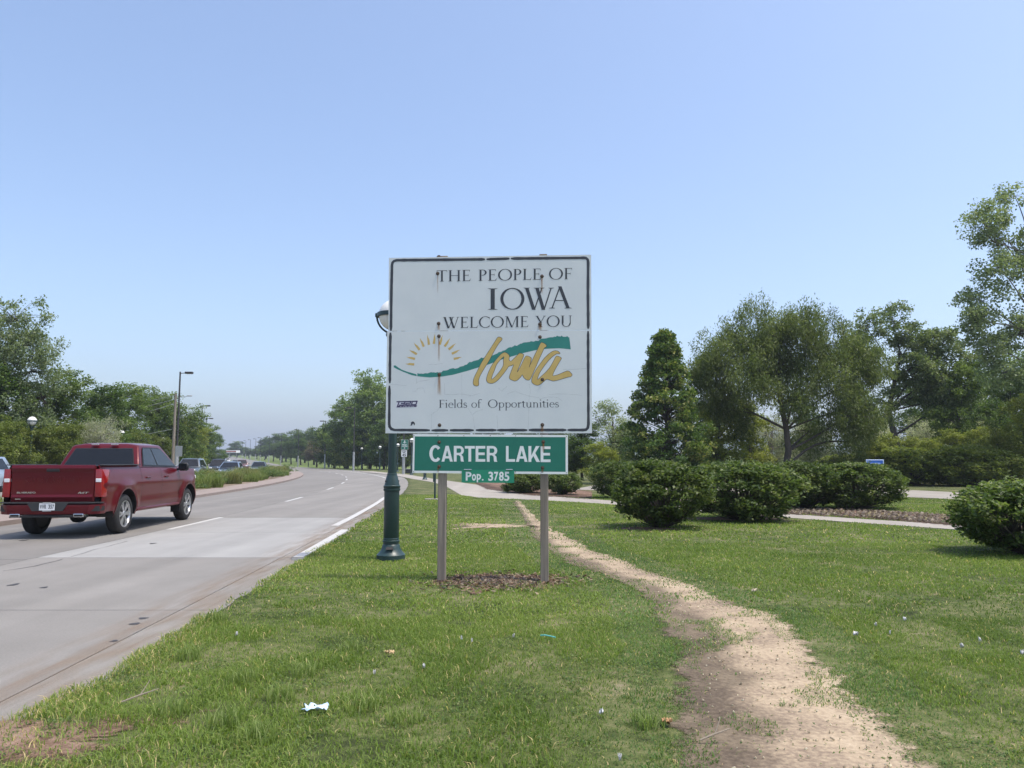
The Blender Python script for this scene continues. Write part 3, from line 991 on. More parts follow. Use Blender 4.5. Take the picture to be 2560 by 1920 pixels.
GL = {
 'I': (.40, stem(.20)),
 'T': (.76, stem(.38, head=False) + [R_(.04, .72, .955, 1), [(.04, 1), (.03, .78), (.075, .955)], [(.72, 1), (.73, .78), (.685, .955)]]),
 'H': (.92, stem(.18) + stem(.74) + [R_(.18, .74, .49, .535)]),
 'E': (.68, stem(.18) + [R_(.18, .56, .955, 1), [(.56, 1), (.57, .79), (.52, .955)], R_(.18, .47, .50, .545), [(.47, .64), (.47, .40), (.43, .52)], R_(.18, .58, 0, .045), [(.56, 0), (.64, .24), (.52, .045)]]),
 'F': (.62, stem(.18) + [R_(.18, .56, .955, 1), [(.56, 1), (.57, .79), (.52, .955)], R_(.18, .47, .48, .525), [(.47, .62), (.47, .38), (.43, .50)]]),
 'L': (.66, stem(.18) + [R_(.18, .58, 0, .045), [(.56, 0), (.64, .25), (.52, .045)]]),
 'P': (.64, stem(.18) + arc(.30, .735, .29, .265, 92, -100) + [R_(.18, .31, .953, 1)]),
 'O': (1.0, arc(.50, .5, .47, .525, 0, 360, n=44)),
 'C': (.86, arc(.50, .5, .46, .525, 48, 312, n=34) + [[(.80, .99), (.82, .70), (.775, .86)], [(.82, .30), (.80, .06), (.77, .14)]]),
 'W': (1.22, [dg(.14, 1, .42, -.02, TH * 1.15), dg(.44, -.02, .74, 1, TN * 1.1), dg(.54, 1, .80, -.02, TH * 1.15), dg(.82, -.02, 1.10, 1, TN * 1.1), sf(.14, 1, .14, -1), sf(.54, 1, .14, -1), sf(.74, 1, .11, -1), sf(1.10, 1, .12, -1)]),
 'A': (.88, [dg(.12, 0, .43, 1.06, TN * 1.1), dg(.74, 0, .42, 1.06, TH * 1.1), R_(.22, .62, .36, .40), sf(.12, 0, .13), sf(.74, 0, .16)]),
 'M': (1.10, [R_(.15, .20, 0, .98), dg(.20, 1, .54, -.01, TH), dg(.54, -.01, .88, 1, TN), R_(.86, .98, 0, 1), sf(.17, 0, .13), sf(.92, 0, .15), sf(.13, 1, .10, -1), sf(.97, 1, .10, -1)]),
 'Y': (.80, [dg(.13, 1, .40, .43, TH), dg(.68, 1, .42, .43, TN), R_(.35, .47, 0, .47), sf(.41, 0, .15), sf(.13, 1, .14, -1), sf(.68, 1, .12, -1)]),
 'U': (.90, [R_(.12, .24, .30, 1), R_(.70, .75, .30, 1), sf(.18, 1, .15, -1), sf(.725, 1, .13, -1)] + arc(.435, .32, .315, .345, 180, 360, wt=.09)),
 'i': (.30, stem(.15, 0, xh, .09, True, False, .12) + [[(.02, xh - .08), (.11, xh), (.11, xh - .10)]] + arc(.14, .93, .06, .06, 0, 360, .06, .06, 12)),
 'l': (.30, stem(.15, 0, 1.06, .09, True, False, .12) + [[(.02, .98), (.11, 1.06), (.11, .96)]]),
 'o': (.60, arc(.30, xh / 2, .27, xh / 2 + .012, 0, 360, .085, .035, 30)),
 'e': (.54, arc(.29, xh / 2, .25, xh / 2 + .012, 0, 315, .085, .04, 26) + [R_(.10, .53, .36, .395)]),
 'd': (.62, arc(.29, xh / 2, .25, xh / 2 + .01, 25, 335, .085, .035, 28) + [R_(.46, .55, .03, 1.06), [(.36, .98), (.47, 1.06), (.47, .96)], [(.54, 0), (.63, .03), (.54, .07)]]),
 'p': (.64, arc(.36, xh / 2, .25, xh / 2 + .01, -155, 155, .085, .035, 28) + [R_(.12, .21, -.36, xh)] + [sf(.165, -.36, .13), [(.02, xh - .09), (.13, xh), (.13, xh - .1)]]),
 'n': (.66, stem(.16, 0, xh, .09, True, False, .12) + stem(.50, 0, .42, .09, True, False, .12) + arc(.33, .40, .215, .245, 0, 165, .08, .05, 14) + [[(.02, xh - .08), (.12, xh), (.12, xh - .1)]]),
 'u': (.66, [R_(.10, .19, .20, xh), R_(.46, .55, .02, xh), [(.02, xh), (.11, xh), (.11, xh - .045)], [(.37, xh), (.47, xh), (.47, xh - .045)], [(.54, 0), (.63, .03), (.54, .07)]] + arc(.315, .22, .215, .235, 180, 345, .08, .05, 14)),
 'r': (.44, stem(.16, 0, xh, .09, True, False, .13) + arc(.33, .45, .15, .19, 70, 175, .06, .06, 10) + arc(.37, .575, .055, .055, 0, 360, .055, .055, 10) + [[(.02, xh - .08), (.12, xh), (.12, xh - .1)]]),
 't': (.38, [R_(.12, .21, .10, .80), R_(.02, .35, xh - .045, xh), [(.12, .80), (.02, xh), (.12, xh)]] + arc(.255, .13, .135, .145, 180, 320, .07, .05, 10)),
 'f': (.40, stem(.16, 0, .85, .09, True, False, .13) + [R_(.04, .34, xh - .045, xh)] + arc(.31, .84, .195, .235, 35, 180, .08, .06, 12)),
 's': (.46, arc(.22, .47, .155, .18, 35, 250, .07, .05, 14) + arc(.23, .175, .175, .19, 85, -150, .07, .05, 14) + [[(.10, .34), (.30, .26), (.33, .345), (.13, .42)], [(.36, .62), (.375, .46), (.335, .53)], [(.055, .17), (.06, .02), (.10, .09)]]),
}
def serif_text(txt, x0, y0, x1, y1, cap, conv, name, material, parent, space=.34, base=.0018):
    """one line of lettering between baseline points (x0,y0)-(x1,y1) of a crop"""
    adv = sum(space if c == ' ' else (.62 if c == '_' else GL[c][0]) for c in txt)
    sx = (x1 - x0) / adv
    x = 0
    for c in txt:
        if c in ' _':
            x += space if c == ' ' else .62
            continue
        w, ps = GL[c]
        out = []
        for p in ps:
            q = []
            for gx, gy in p:
                u = x + gx
                t = u / adv
                q.append(conv(x0 + (x1 - x0) * t, y0 + (y1 - y0) * t - gy * cap))
            out.append(q)
        flat(out, 'letter', material, parent, base)
        x += w
serif_text('THE PEOPLE OF', 500, 312, 1632, 291, 92, c1, 'x', INK, welcome, .42)
def c5(x, y): return (1120 + x / 6.506, 660 + y / 6.506)
for ch, x0, x1, yb, cap, i0, i1 in (('I', 640, 815, 743, 345, .045, .355), ('O', 852, 1243, 735, 338, .03, .97), ('W', 1222, 1728, 738, 352, .0, 1.22), ('A', 1636, 2022, 722, 338, -.01, .90)):
    k_ = (x1 - x0) / (i1 - i0)
    serif_text(ch, x0 - i0 * k_, yb, x0 - i0 * k_ + GL[ch][0] * k_, yb, cap, c5, 'x', INK, welcome)
serif_text('WELCOME YOU', 553, 698, 1632, 684, 91, c1, 'x', INK, welcome, .42)
serif_text('Fields of_Opportunities', 548, 866, 1858, 860, 86, c2, 'x', INK, welcome, .34)

# ---- plain lettering from the built-in font
def font_mesh(txt, bold=0.0):
    cu = bpy.data.curves.new('t', 'FONT')
    cu.body = txt
    cu.offset = bold
    cu.resolution_u = 3
    o = bpy.data.objects.new('t', cu)
    COL.objects.link(o)
    dg_ = bpy.context.evaluated_depsgraph_get()
    me = bpy.data.meshes.new_from_object(o.evaluated_get(dg_))
    vs = np.array([v.co[:2] for v in me.vertices]).reshape(-1, 2)
    fs = [list(p.vertices) for p in me.polygons]
    bpy.data.objects.remove(o)
    bpy.data.curves.remove(cu)
    bpy.data.meshes.remove(me)
    mn, mx = vs.min(0), vs.max(0)
    return (vs - mn) / (mx - mn), fs, (mx - mn)
def font_flat(txt, quad, name, material, parent, place, bold=.02, skew=0.0):
    """text stretched into the box quad = (x0, ytop, x1, ybottom); place(x, y) -> local point"""
    vs, fs, _s = font_mesh(txt, bold)
    x0, yt, x1, yb = quad
    v = [place(x0 + (x1 - x0) * a + skew * b, yb + (yt - yb) * b) for a, b in vs]
    return MB().add(v, fs).build(name, material, parent)
# sticker
def stk(x, y): return (960 + x / 13.825, 980 + y / 13.825)
def sticker_place(pr): return lambda x, y: SP(*stk(x, y), pr)
STICK = mat('sticker_halo', (.62, .62, .68), .5)
st = flat([[stk(*p) for p in ((412, 552), (1140, 530), (1180, 290), (440, 312))]], 'sticker', STICK, welcome, .0016)
for pts, cl_ in (([(452, 338), (528, 333), (478, 462)], False), ([(562, 336), (733, 330), (714, 390), (600, 396), (712, 392), (694, 448), (535, 456)], False),
                 ([(752, 332), (934, 325), (914, 384), (768, 391), (748, 447), (908, 441)], False), ([(985, 324), (1142, 320), (1104, 434), (952, 441)], True)):
    n_ = len(pts)
    for k_ in range(n_ if cl_ else n_ - 1):
        a_, b_ = Vector(stk(*pts[k_])), Vector(stk(*pts[(k_ + 1) % n_]))
        e_ = (b_ - a_).normalized() * 1.2
        flat(pxstroke([a_ - e_, b_ + e_], 2.9), 'sticker_stroke', PURPLE, st, .0020)
flat([[stk(*p) for p in ((430, 536), (1120, 516), (1140, 458), (455, 474))]], 'sticker_bar', PURPLE, st, .0020)
font_flat('V I D E O', (540, 478, 1030, 516), 'sticker_word', STICK, st, sticker_place(.0024), .01, 8)
# little black animal-head decal: plain helmet-like mark
hd = [(895, 1168), (935, 1110), (925, 1050), (950, 1040), (985, 1015), (1035, 1030), (1068, 1075), (1070, 1120), (1050, 1160), (1030, 1120), (1010, 1090), (985, 1120), (965, 1168), (930, 1150)]
flat([[stk(*p) for p in hd]], 'decal', INK, welcome, .0017)
# cracks, rust and bolts
CRACK = mat('hairline_crack', (.33, .35, .35), .8)
cr = [[(310, 545), (308, 600), (340, 580), (390, 570), (450, 560)], [(615, 600), (612, 720), (700, 722), (800, 715), (900, 735)], [(870, 870), (915, 950), (935, 1040), (945, 1100)], [(920, 940), (960, 905), (1030, 882)], [(1290, 715), (1380, 685), (1450, 715), (1530, 740), (1640, 755)], [(1640, 765), (1750, 748), (1830, 752), (1890, 790)], [(1530, 605), (1545, 680), (1530, 780), (1522, 1000), (1520, 1095)], [(270, 690), (300, 685), (330, 650), (390, 655), (400, 710)], [(470, 1090), (470, 940), (530, 900), (560, 860)], [(1180, 955), (1190, 1090)], [(20, 612), (200, 625)], [(870, 745), (1000, 705)], [(800, 500), (800, 740)], [(1200, 650), (1230, 690), (1290, 630)], [(440, 395), (520, 395), (600, 385)], [(1900, 450), (2150, 440)], [(1740, 720), (1900, 715), (2100, 730)]]
out = []
for c in cr:
    m = []
    for i in range(len(c) - 1):
        for t in range(4):
            m.append(c2(c[i][0] + (c[i + 1][0] - c[i][0]) * t / 4 + rr.uniform(-3, 3), c[i][1] + (c[i + 1][1] - c[i][1]) * t / 4 + rr.uniform(-3, 3)))
    m.append(c2(*c[-1]))
    flat(pxstroke(m, [rr.uniform(.2, .6) for _ in m]), 'crack', CRACK, welcome, .0014)
def streak(conv, x, y0, y1, w0, w1, parent, pr=.0027):
    mbv, C, Fq = [], [], []
    n = 6
    for i in range(n + 1):
        t = i / n
        w = w0 + (w1 - w0) * t
        for k, e in enumerate((-1, 0, 1)):
            mbv.append(SP(*conv(x + e * w, y0 + (y1 - y0) * t), pr))
            a = (1 - t) ** .6 * (1 if e == 0 else .25)
            C.append((a, a, a))
    for i in range(n):
        for k in range(2):
            Fq.append((i * 3 + k, i * 3 + k + 1, i * 3 + 4 + k, i * 3 + 3 + k))
    link('rust_streak', np_mesh('rust_streak', mbv, Fq, RUST, C), parent)
for a in ((520, 660, 722, 8, 11), (1360, 670, 718, 14, 18), (522, 770, 980, 6, 9), (524, 1090, 1260, 10, 20), (1378, 1505, 1568, 11, 15), (1376, 275, 420, 6, 8), (512, 250, 420, 3, 4)):
    streak(c1, *a, welcome)
def bolt(conv, x, y, r, parent, pr=.0012):
    c = SP(*conv(x, y), pr)
    mb = MB()
    M = Matrix.Translation(c) @ Matrix.Rotation(math.pi / 2, 4, 'X')
    mb.lathe([(r * 1.5, 0), (r * 1.5, .003), (r, .0035), (r, .011), (r * .6, .016)], 10, 0, M)
    mb.build('bolt', BOLT, parent, smooth=40)
for x, y in ((512, 245), (1377, 268), (520, 660), (1360, 665), (522, 765), (1360, 772), (525, 1082), (1380, 1125), (527, 1503), (1380, 1500)):
    bolt(c1, x, y, .0155, welcome)
bolt(c1, 520, 107, .02, welcome, -.02)

# ------------------------------------------------------------------ green name board below
nameb = empty('name_board', sign_o, SIGN_YAW)
tag(nameb, 'green town name board with white border under the welcome sign', 'sign')
panel('panel', [c4(245, 540), c4(2115, 556), c4(2115, 84), c4(256, 72)], .004, .012, [WHITE, SIGNBACK, WHITE], nameb)
flat([[c4(*p) for p in ((268, 512), (2087, 527), (2087, 110), (276, 101))]], 'green_field', GREEN, nameb, .0044)
BLK = {
 'E': [R_(0, .28, 0, 1), R_(.28, 1, .83, 1), R_(.28, .94, .42, .585), R_(.28, 1, 0, .17)],
 'T': [R_(0, 1, .83, 1), R_(.36, .64, 0, .83)],
 'L': [R_(0, .29, 0, 1), R_(.29, 1, 0, .17)],
 'A': [[(0, 0), (.25, 0), (.60, 1), (.365, 1)], [(1, 0), (.75, 0), (.40, 1), (.635, 1)], R_(.24, .76, .20, .35)],
 'K': [R_(0, .26, 0, 1), [(.22, .34), (.66, 1), (.99, 1), (.22, .12)], [(.34, .50), (.54, .66), (1.02, 0), (.71, 0)]],
 'R': [R_(0, .27, 0, 1), R_(.27, .56, .84, 1), R_(.27, .56, .41, .56)] + arc(.54, .705, .44, .295, -90, 90, .27, .15, 16) + [[(.44, .44), (.74, .44), (.90, .32), (.94, .06), (1.0, 0), (.70, 0), (.665, .08), (.64, .32)]],
 'C': arc(.52, .5, .52, .51, 40, 320, .27, .17, 34),
}
for ch, x0, x1, yt, yb in (('C', 450, 592, 207, 406), ('A', 596, 732, 214, 404), ('R', 744, 868, 215, 404), ('T', 876, 996, 216, 404), ('E', 1006, 1122, 216, 405), ('R', 1140, 1268, 216, 406),
                           ('L', 1370, 1480, 216, 406), ('A', 1490, 1630, 217, 407), ('K', 1640, 1776, 217, 408), ('E', 1787, 1906, 221, 410)):
    flat([[c4(x0 + (x1 - x0) * gx, yb + (yt - yb) * gy) for gx, gy in p] for p in BLK[ch]], 'letter', WHITE, nameb, .0050)
for x, y in ((568, 170), (568, 463), (1818, 166), (1810, 478)):
    bolt(c4, x, y, .015, nameb, .0042)
for x, y in ((265, 93), (553, 93), (865, 93), (1183, 91), (1487, 94), (1803, 96), (2097, 101), (262, 523), (2097, 537), (1484, 528), (1802, 533)):
    bolt(c4, x, y, .0035, nameb, .0040)
for a_ in ((1820, 180, 300, 14, 22), (1808, 490, 545, 14, 16), (555, 470, 540, 10, 12)): streak(c4, *a_, nameb, .0056)
# population plate hangs on two clips
plate = empty('population_plate', sign_o, SIGN_YAW)
tag(plate, 'small green population plate clipped to the bottom edge of the name board', 'sign')
panel('panel', [c4(838, 655), c4(1470, 660), c4(1470, 505), c4(840, 500)], .014, .003, [GREEN2, SIGNBACK, GREEN2], plate)
for ch, x0, x1, yt, yb in (('P', 888, 958, 527, 632), ('o', 962, 1012, 552, 634), ('p', 1020, 1072, 552, 652), ('.', 1082, 1102, 612, 632), ('3', 1160, 1218, 524, 636), ('7', 1228, 1280, 526, 634), ('8', 1288, 1345, 524, 636), ('5', 1352, 1412, 526, 637)):
    font_flat(ch, (x0, yt, x1, yb), 'character', WHITE, plate, lambda x, y: SP(*c4(x, y), .0145), .03)
for x0, x1 in ((868, 960), (1372, 1452)):
    a, b = SP(*c4(x0, 500), .018), SP(*c4(x1, 500), .018)
    MB().tube([a, b], .006, 6).build('clip', CHROME, plate)
# ------------------------------------------------------------------ red crew-cab pickup
PAINT_RED = mat('metallic_red_paint', (.098, .0030, .0080), .30, metal=.15, coat=.35, spec=.25)
SILVER = mat('machined_alloy', (.55, .56, .58), .3, metal=.9)
DARKGREY = mat('dark_trim', (.030, .031, .033), .55)
LAMPRED = mat('red_lens', (.26, .006, .010), .15, coat=.6)
LAMPWHITE = mat('clear_lens', (.75, .76, .78), .12, coat=1.0)
PLATEW = mat('plate_white', (.72, .73, .74), .45)
TGLASS = mat('truck_glass', (.010, .012, .015), .02, spec=.4)

def make_wheel(r, w, rim_r, parent, M, spokes=6, rim_mat=None):
    wh = MB()
    prof = [(rim_r, -w / 2 + .02), (rim_r + .02, -w / 2), (r - .05, -w / 2 + .004), (r - .012, -w / 2 + .03), (r, -w / 2 + .06), (r, w / 2 - .06), (r - .012, w / 2 - .03), (r - .05, w / 2 - .004), (rim_r + .02, w / 2), (rim_r, w / 2 - .02)]
    Mx = M @ Matrix.Rotation(-math.pi / 2, 4, 'X')      # lathe z -> local +y, outside = +y
    wh.lathe(prof, 28, 0, Mx, caps=False)
    t = wh.build('wheel', RUBBER, parent, smooth=35)
    rm = MB()
    rm.lathe([(rim_r + .004, w / 2 - .03), (rim_r + .004, w / 2 - .012), (rim_r - .015, w / 2 - .012), (rim_r - .03, w / 2 - .05)], 28, 0, Mx, caps=False)
    for k in range(spokes):
        a = 2 * math.pi * k / spokes
        for da in (-.16, .16):
            c, s = math.cos(a + da), math.sin(a + da)
            c2_, s2_ = math.cos(a + da * .5), math.sin(a + da * .5)
            p0 = Vector((c2_ * .05, s2_ * .05, w / 2 - .030)); p1 = Vector((c * (rim_r - .008), s * (rim_r - .008), w / 2 - .016))
            n = Vector((-s, c, 0)) * (.022 if spokes > 5 else .03)
            q = [p0 - n * .9, p0 + n * .9, p1 + n, p1 - n]
            q2 = [v - Vector((0, 0, .03)) for v in q]
            rm.add([Mx @ v for v in q + q2], [(0, 1, 2, 3), (0, 4, 5, 1), (1, 5, 6, 2), (2, 6, 7, 3), (3, 7, 4, 0)])
    rm.lathe([(.06, w / 2 - .04), (.055, w / 2 - .022), (.03, w / 2 - .015)], 12, 0, Mx)
    o = rm.build('rim', rim_mat or SILVER, t, smooth=30)
    d = MB()
    d.lathe([(rim_r + .004, w / 2 - .075), (.02, w / 2 - .085)], 20, 0, Mx, caps=True)
    d.lathe([(rim_r + .003, w / 2 - .075), (rim_r + .003, -w / 2 + .02)], 20, 0, Mx, caps=True)
    d.build('rim_well', DARKGREY, t)
    return t

TRK = dict(wb=3.74, r=.405)
AX = (0.0, TRK['wb'])
def truck_half(x, z):
    """half width of the body at (x along, z up)"""
    y = 1.0
    if z < .62: y -= .05 * ((.62 - z) / .2) ** 1.6
    y -= .012 * max(0, (z - 1.05) / .1)
    if z > 1.2: y -= .05 * ((z - 1.2) / .2) ** 1.5
    for ax in AX:
        d = math.hypot(x - ax, z - .42)
        t = max(0.0, min(1.0, (.72 - d) / .14))
        y += .032 * t * t * (3 - 2 * t)
    if x > 4.15: y -= .30 * ((x - 4.15) / .55) ** 2
    if x < -.85: y -= .05 * ((-.85 - x) / .25) ** 2
    # waist crease along the doors
    y += .018 * math.exp(-((z - 1.02) / .07) ** 2) * (1 if x < 4 else max(0, 1 - (x - 4) / .4))
    y -= .014 * math.exp(-((z - .74) / .08) ** 2) * (1 if .75 < x < 3.1 else 0)
    return y
def truck_top(x):
    if x < .78: return 1.42
    if x < 3.25: return 1.36 - .03 * (x - .78) / 2.47
    t = (x - 3.25) / 1.4
    return 1.335 - .045 * t - .09 * max(0, t - .75) / .25
truck = empty('pickup_truck')
tag(truck, 'dark red crew cab pickup truck driving away in the left lane', 'truck')
# side skins with wheel arches
def side_skin(sg):
    xs_ = list(np.arange(-1.06, 4.66, .055))
    zs_ = np.array([0, .05, .1, .16, .22, .29, .36, .43, .5, .57, .64, .71, .78, .85, .91, .96, 1.0])
    V, ok = [], []
    for x in xs_:
        zb = .44 if x > -.6 else .50
        zt = truck_top(x)
        for t in zs_:
            z = zb + (zt - zb) * t
            V.append([x, z])
    nz = len(zs_)
    V = np.array(V)
    ins = np.zeros(len(V), bool)
    RA = .505
    for ax in AX:
        ins |= np.hypot(V[:, 0] - ax, V[:, 1] - .42) < RA
    Fq = []
    for i in range(len(xs_) - 1):
        for j in range(nz - 1):
            q = [i * nz + j, (i + 1) * nz + j, (i + 1) * nz + j + 1, i * nz + j + 1]
            if all(ins[k] for k in q): continue
            Fq.append(q if sg < 0 else q[::-1])
    for k in np.where(ins)[0]:
        for ax in AX:
            d = V[k] - np.array([ax, .42])
            L = np.hypot(*d)
            if L < RA and L > 1e-6:
                V[k] = np.array([ax, .42]) + d / L * RA
    P = [(x, sg * truck_half(x, z), z) for x, z in V]
    return P, Fq
mb = MB()
for sg in (1, -1):
    P, Fq = side_skin(sg)
    mb.add(P, Fq)
# hood / cowl and front
hx = np.arange(3.2, 4.67, .12)
V, Fq = [], []
for x in hx:
    w_ = truck_half(x, truck_top(x))
    for k in range(9):
        u = -1 + k / 4
        V.append((x, w_ * u, truck_top(x) + .06 * (1 - u * u) * (1 if x < 4.4 else .5) + (.02 if .35 < abs(u) < .7 else 0)))
for i in range(len(hx) - 1):
    for k in range(8):
        Fq.append((i * 9 + k, (i + 1) * 9 + k, (i + 1) * 9 + k + 1, i * 9 + k + 1))
mb.add(V, Fq)
body = mb.build('body', PAINT_RED, truck, smooth=28)
# arch lips and dark liners
for sg in (1, -1):
    for ax in AX:
        lp, ln = MB(), MB()
        N = 22
        V = []
        for k in range(N + 1):
            a = math.radians(-6 + 192 * k / N)
            x, z = ax + .505 * math.cos(a), .42 + .505 * math.sin(a)
            x2, z2 = ax + .545 * math.cos(a), .42 + .545 * math.sin(a)
            V += [(x, sg * (truck_half(x, z) + .004), z), (x2, sg * (truck_half(x2, z2) + .012), z2), (x, sg * .62, z)]
        for k in range(N):
            b = 3 * k
            lp.add([V[b], V[b + 1], V[b + 4], V[b + 3]], [(0, 1, 2, 3)])
            ln.add([V[b], V[b + 3], V[b + 5], V[b + 2]], [(0, 1, 2, 3)])
        lp.build('arch_lip', PAINT_RED, truck, smooth=40)
        ln.build('arch_liner', BLACK, truck)
# floor, bed cover, inner wall
MB().box((1.85, 0, .52), (5.3, 1.25, .20), .03).build('underbody', BLACK, truck)
MB().box((-.13, 0, 1.405), (1.80, 1.80, .02), .008).build('bed_cover', BLACK, truck)
for sg in (1, -1):
    MB().box((-.14, sg * .925, 1.425), (1.80, .09, .02), .008).build('bed_rail_cap', DARKGREY, truck)
MB().tube([(0, -.8, .40), (0, .8, .40)], .06, 10).build('rear_axle', BLACK, truck)
MB().lathe([(.05, -.16), (.15, -.08), (.16, .08), (.05, .16)], 14, 0, Matrix.Translation((0, 0, .38)) @ Matrix.Rotation(math.pi / 2, 4, 'Y')).build('differential', BLACK, truck, smooth=40)
# cab greenhouse
A = lambda s: Vector((.80, s * .905, 1.36)); Bp = lambda s: Vector((1.10, s * .745, 1.855)); Cp = lambda s: Vector((2.42, s * .715, 1.875)); Dp = lambda s: Vector((3.34, s * .87, 1.31))
cab = MB()
cab.hull([A(1), A(-1), Bp(1), Bp(-1), Cp(1), Cp(-1), Dp(1), Dp(-1), (1.4, .45, 1.915), (1.4, -.45, 1.915), (2.2, .45, 1.92), (2.2, -.45, 1.92), (1.16, .45, 1.895), (1.16, -.45, 1.895)], bevel=.035, seg=3)
cabo = cab.build('cab', PAINT_RED, truck, smooth=35)
def patch(q, us, out, name, material, parent, n=5):
    """piece of the quad q (bottom-left, bottom-right, top-right, top-left); us = corner (u, v) pairs"""
    def pt(u, v):
        return (q[0] * (1 - u) + q[1] * u) * (1 - v) + (q[3] * (1 - u) + q[2] * u) * v
    nn = (q[1] - q[0]).cross(q[3] - q[0]).normalized()
    return MB().poly([pt(u, v) + nn * out for u, v in us]).build(name, material, parent)
for s in (1, -1):
    q = [A(s), Dp(s), Cp(s), Bp(s)] if s < 0 else [Dp(s), A(s), Bp(s), Cp(s)]
    fl = (lambda l: l) if s < 0 else (lambda l: [(1 - u, v) for u, v in l][::-1])
    trim = [(.075, .07), (.955, .07), (.94, .30), (.90, .60), (.86, .82), (.80, .90), (.14, .90), (.10, .80)]
    t = patch(q, fl(trim), .012, 'window_trim', BLACK, cabo)
    patch(q, fl([(.10, .12), (.425, .12), (.425, .85), (.15, .85), (.12, .78)]), .018, 'rear_door_window', TGLASS, cabo)
    patch(q, fl([(.455, .12), (.93, .12), (.91, .40), (.87, .65), (.83, .80), (.79, .85), (.455, .85)]), .018, 'front_door_window', TGLASS, cabo)
q = [A(1), A(-1), Bp(-1), Bp(1)]
patch(q, [(.055, .04), (.945, .04), (.925, .86), (.075, .86)], .012, 'rear_window_trim', BLACK, cabo)
patch(q, [(.07, .07), (.93, .07), (.912, .82), (.088, .82)], .018, 'rear_window', TGLASS, cabo)
q = [Dp(-1), Dp(1), Cp(1), Cp(-1)]
patch(q, [(.06, .05), (.94, .05), (.92, .92), (.08, .92)], .014, 'windshield', TGLASS, cabo)
for y in (-.22, .22):
    MB().box((1.06, y, 1.873), (.05, .16, .022), .006, M=None).build('roof_lamp', GALV, cabo)
# door seams, handles, side steps
for sg in (1, -1):
    for x, z0, z1 in ((.785, .50, 1.40), (1.93, .52, 1.335), (3.08, .58, 1.31)):
        zz = np.linspace(z0, z1, 10)
        V = []
        for z in zz:
            xx = x + (.10 * max(0, (.78 - z) / .3) ** 1.5 if x < 1 else 0)
            V += [(xx - .006, sg * (truck_half(xx, z) + .003), z), (xx + .006, sg * (truck_half(xx, z) + .003), z)]
        MB().add(V, [(2 * i, 2 * i + 1, 2 * i + 3, 2 * i + 2) for i in range(9)]).build('door_seam', BLACK, truck)
    for x in (1.12, 2.22):
        MB().box((x, sg * (truck_half(x, 1.14) + .018), 1.14), (.22, .03, .035), .012).build('door_handle', PAINT_RED, truck)
    # sill
    MB().box((1.87, sg * .955, .455), (2.55, .09, .07), .02).build('sill', PAINT_RED, truck)
    # mirrors
    m = MB()
    m.box((3.00, sg * 1.125, 1.36), (.15, .25, .20), .045)
    mo = m.build('mirror', BLACK, truck, smooth=40)
    MB().tube([(3.03, sg * .90, 1.29), (3.02, sg * 1.04, 1.31)], .03, 8).build('mirror_arm', BLACK, mo)
    MB().box((2.92, sg * 1.13, 1.37), (.006, .20, .15), .002).build('mirror_glass', TGLASS, mo)
    # head lamp
    MB().box((4.52, sg * .80, 1.08), (.20, .20, .14), .04).build('headlamp', LAMPWHITE, truck)
# front face
MB().box((4.63, 0, .92), (.10, 1.40, .50), .04).build('grille', DARKGREY, truck)
MB().box((4.62, 0, .55), (.22, 1.72, .26), .07).build('front_bumper', DARKGREY, truck)
# tailgate
tg = MB()
tg.box((-1.055, 0, 1.05), (.07, 1.66, .70), .02)
tgo = tg.build('tailgate', PAINT_RED, truck, smooth=30)
MB().hull([(-1.085, -.82, 1.27), (-1.085, .82, 1.27), (-1.125, -.82, 1.36), (-1.125, .82, 1.36), (-1.10, -.82, 1.425), (-1.10, .82, 1.425), (-1.06, -.82, 1.425), (-1.06, .82, 1.425), (-1.06, -.82, 1.27), (-1.06, .82, 1.27)], bevel=.008, seg=2).build('spoiler_lip', PAINT_RED, tgo)
MB().hull([(-1.085, -.80, .71), (-1.085, .80, .71), (-1.112, -.80, .80), (-1.112, .80, .80), (-1.085, -.80, .86), (-1.085, .80, .86), (-1.06, -.8, .71), (-1.06, .8, .71), (-1.06, -.8, .86), (-1.06, .8, .86)], bevel=.006, seg=2).build('lower_ledge', PAINT_RED, tgo)
MB().box((-1.112, 0, 1.325), (.03, .26, .065), .012).build('tailgate_handle', BLACK, tgo)
def tg_place(x0): return lambda a, b: (x0, -a, b)       # text runs to the right seen from behind
EMB = PAINT_RED
for i, ch in enumerate('CHEVROLET'):
    c0 = -.56 + i * .125
    vs_, fs_, _ = font_mesh(ch, .03)
    f = [(-1.096, -(c0 + a * .098), 1.085 + b * .115) for a, b in vs_]
    bk = [(-1.086, y, z) for _, y, z in f]
    n = len(f)
    m_ = MB().add(f, fs_)
    edges = {}
    for fc in fs_:
        for a, b in zip(fc, fc[1:] + fc[:1]):
            edges[(a, b)] = 1
    for (a, b) in list(edges):
        if (b, a) not in edges:
            m_.add([f[a], f[b], bk[b], bk[a]], [(0, 1, 2, 3)])
    m_.build('embossed_letter', EMB, tgo)
font_flat('SILVERADO', (-.70, .905, -.33, .872), 'badge', CHROME, tgo, lambda a, b: (-1.094, -a, b), .03)
font_flat('RST', (.50, .90, .70, .865), 'badge', CHROME, tgo, lambda a, b: (-1.094, -a, b), .03, .03)
MB().box((-1.114, .66, .765), (.004, .11, .014)).build('badge', CHROME, tgo)
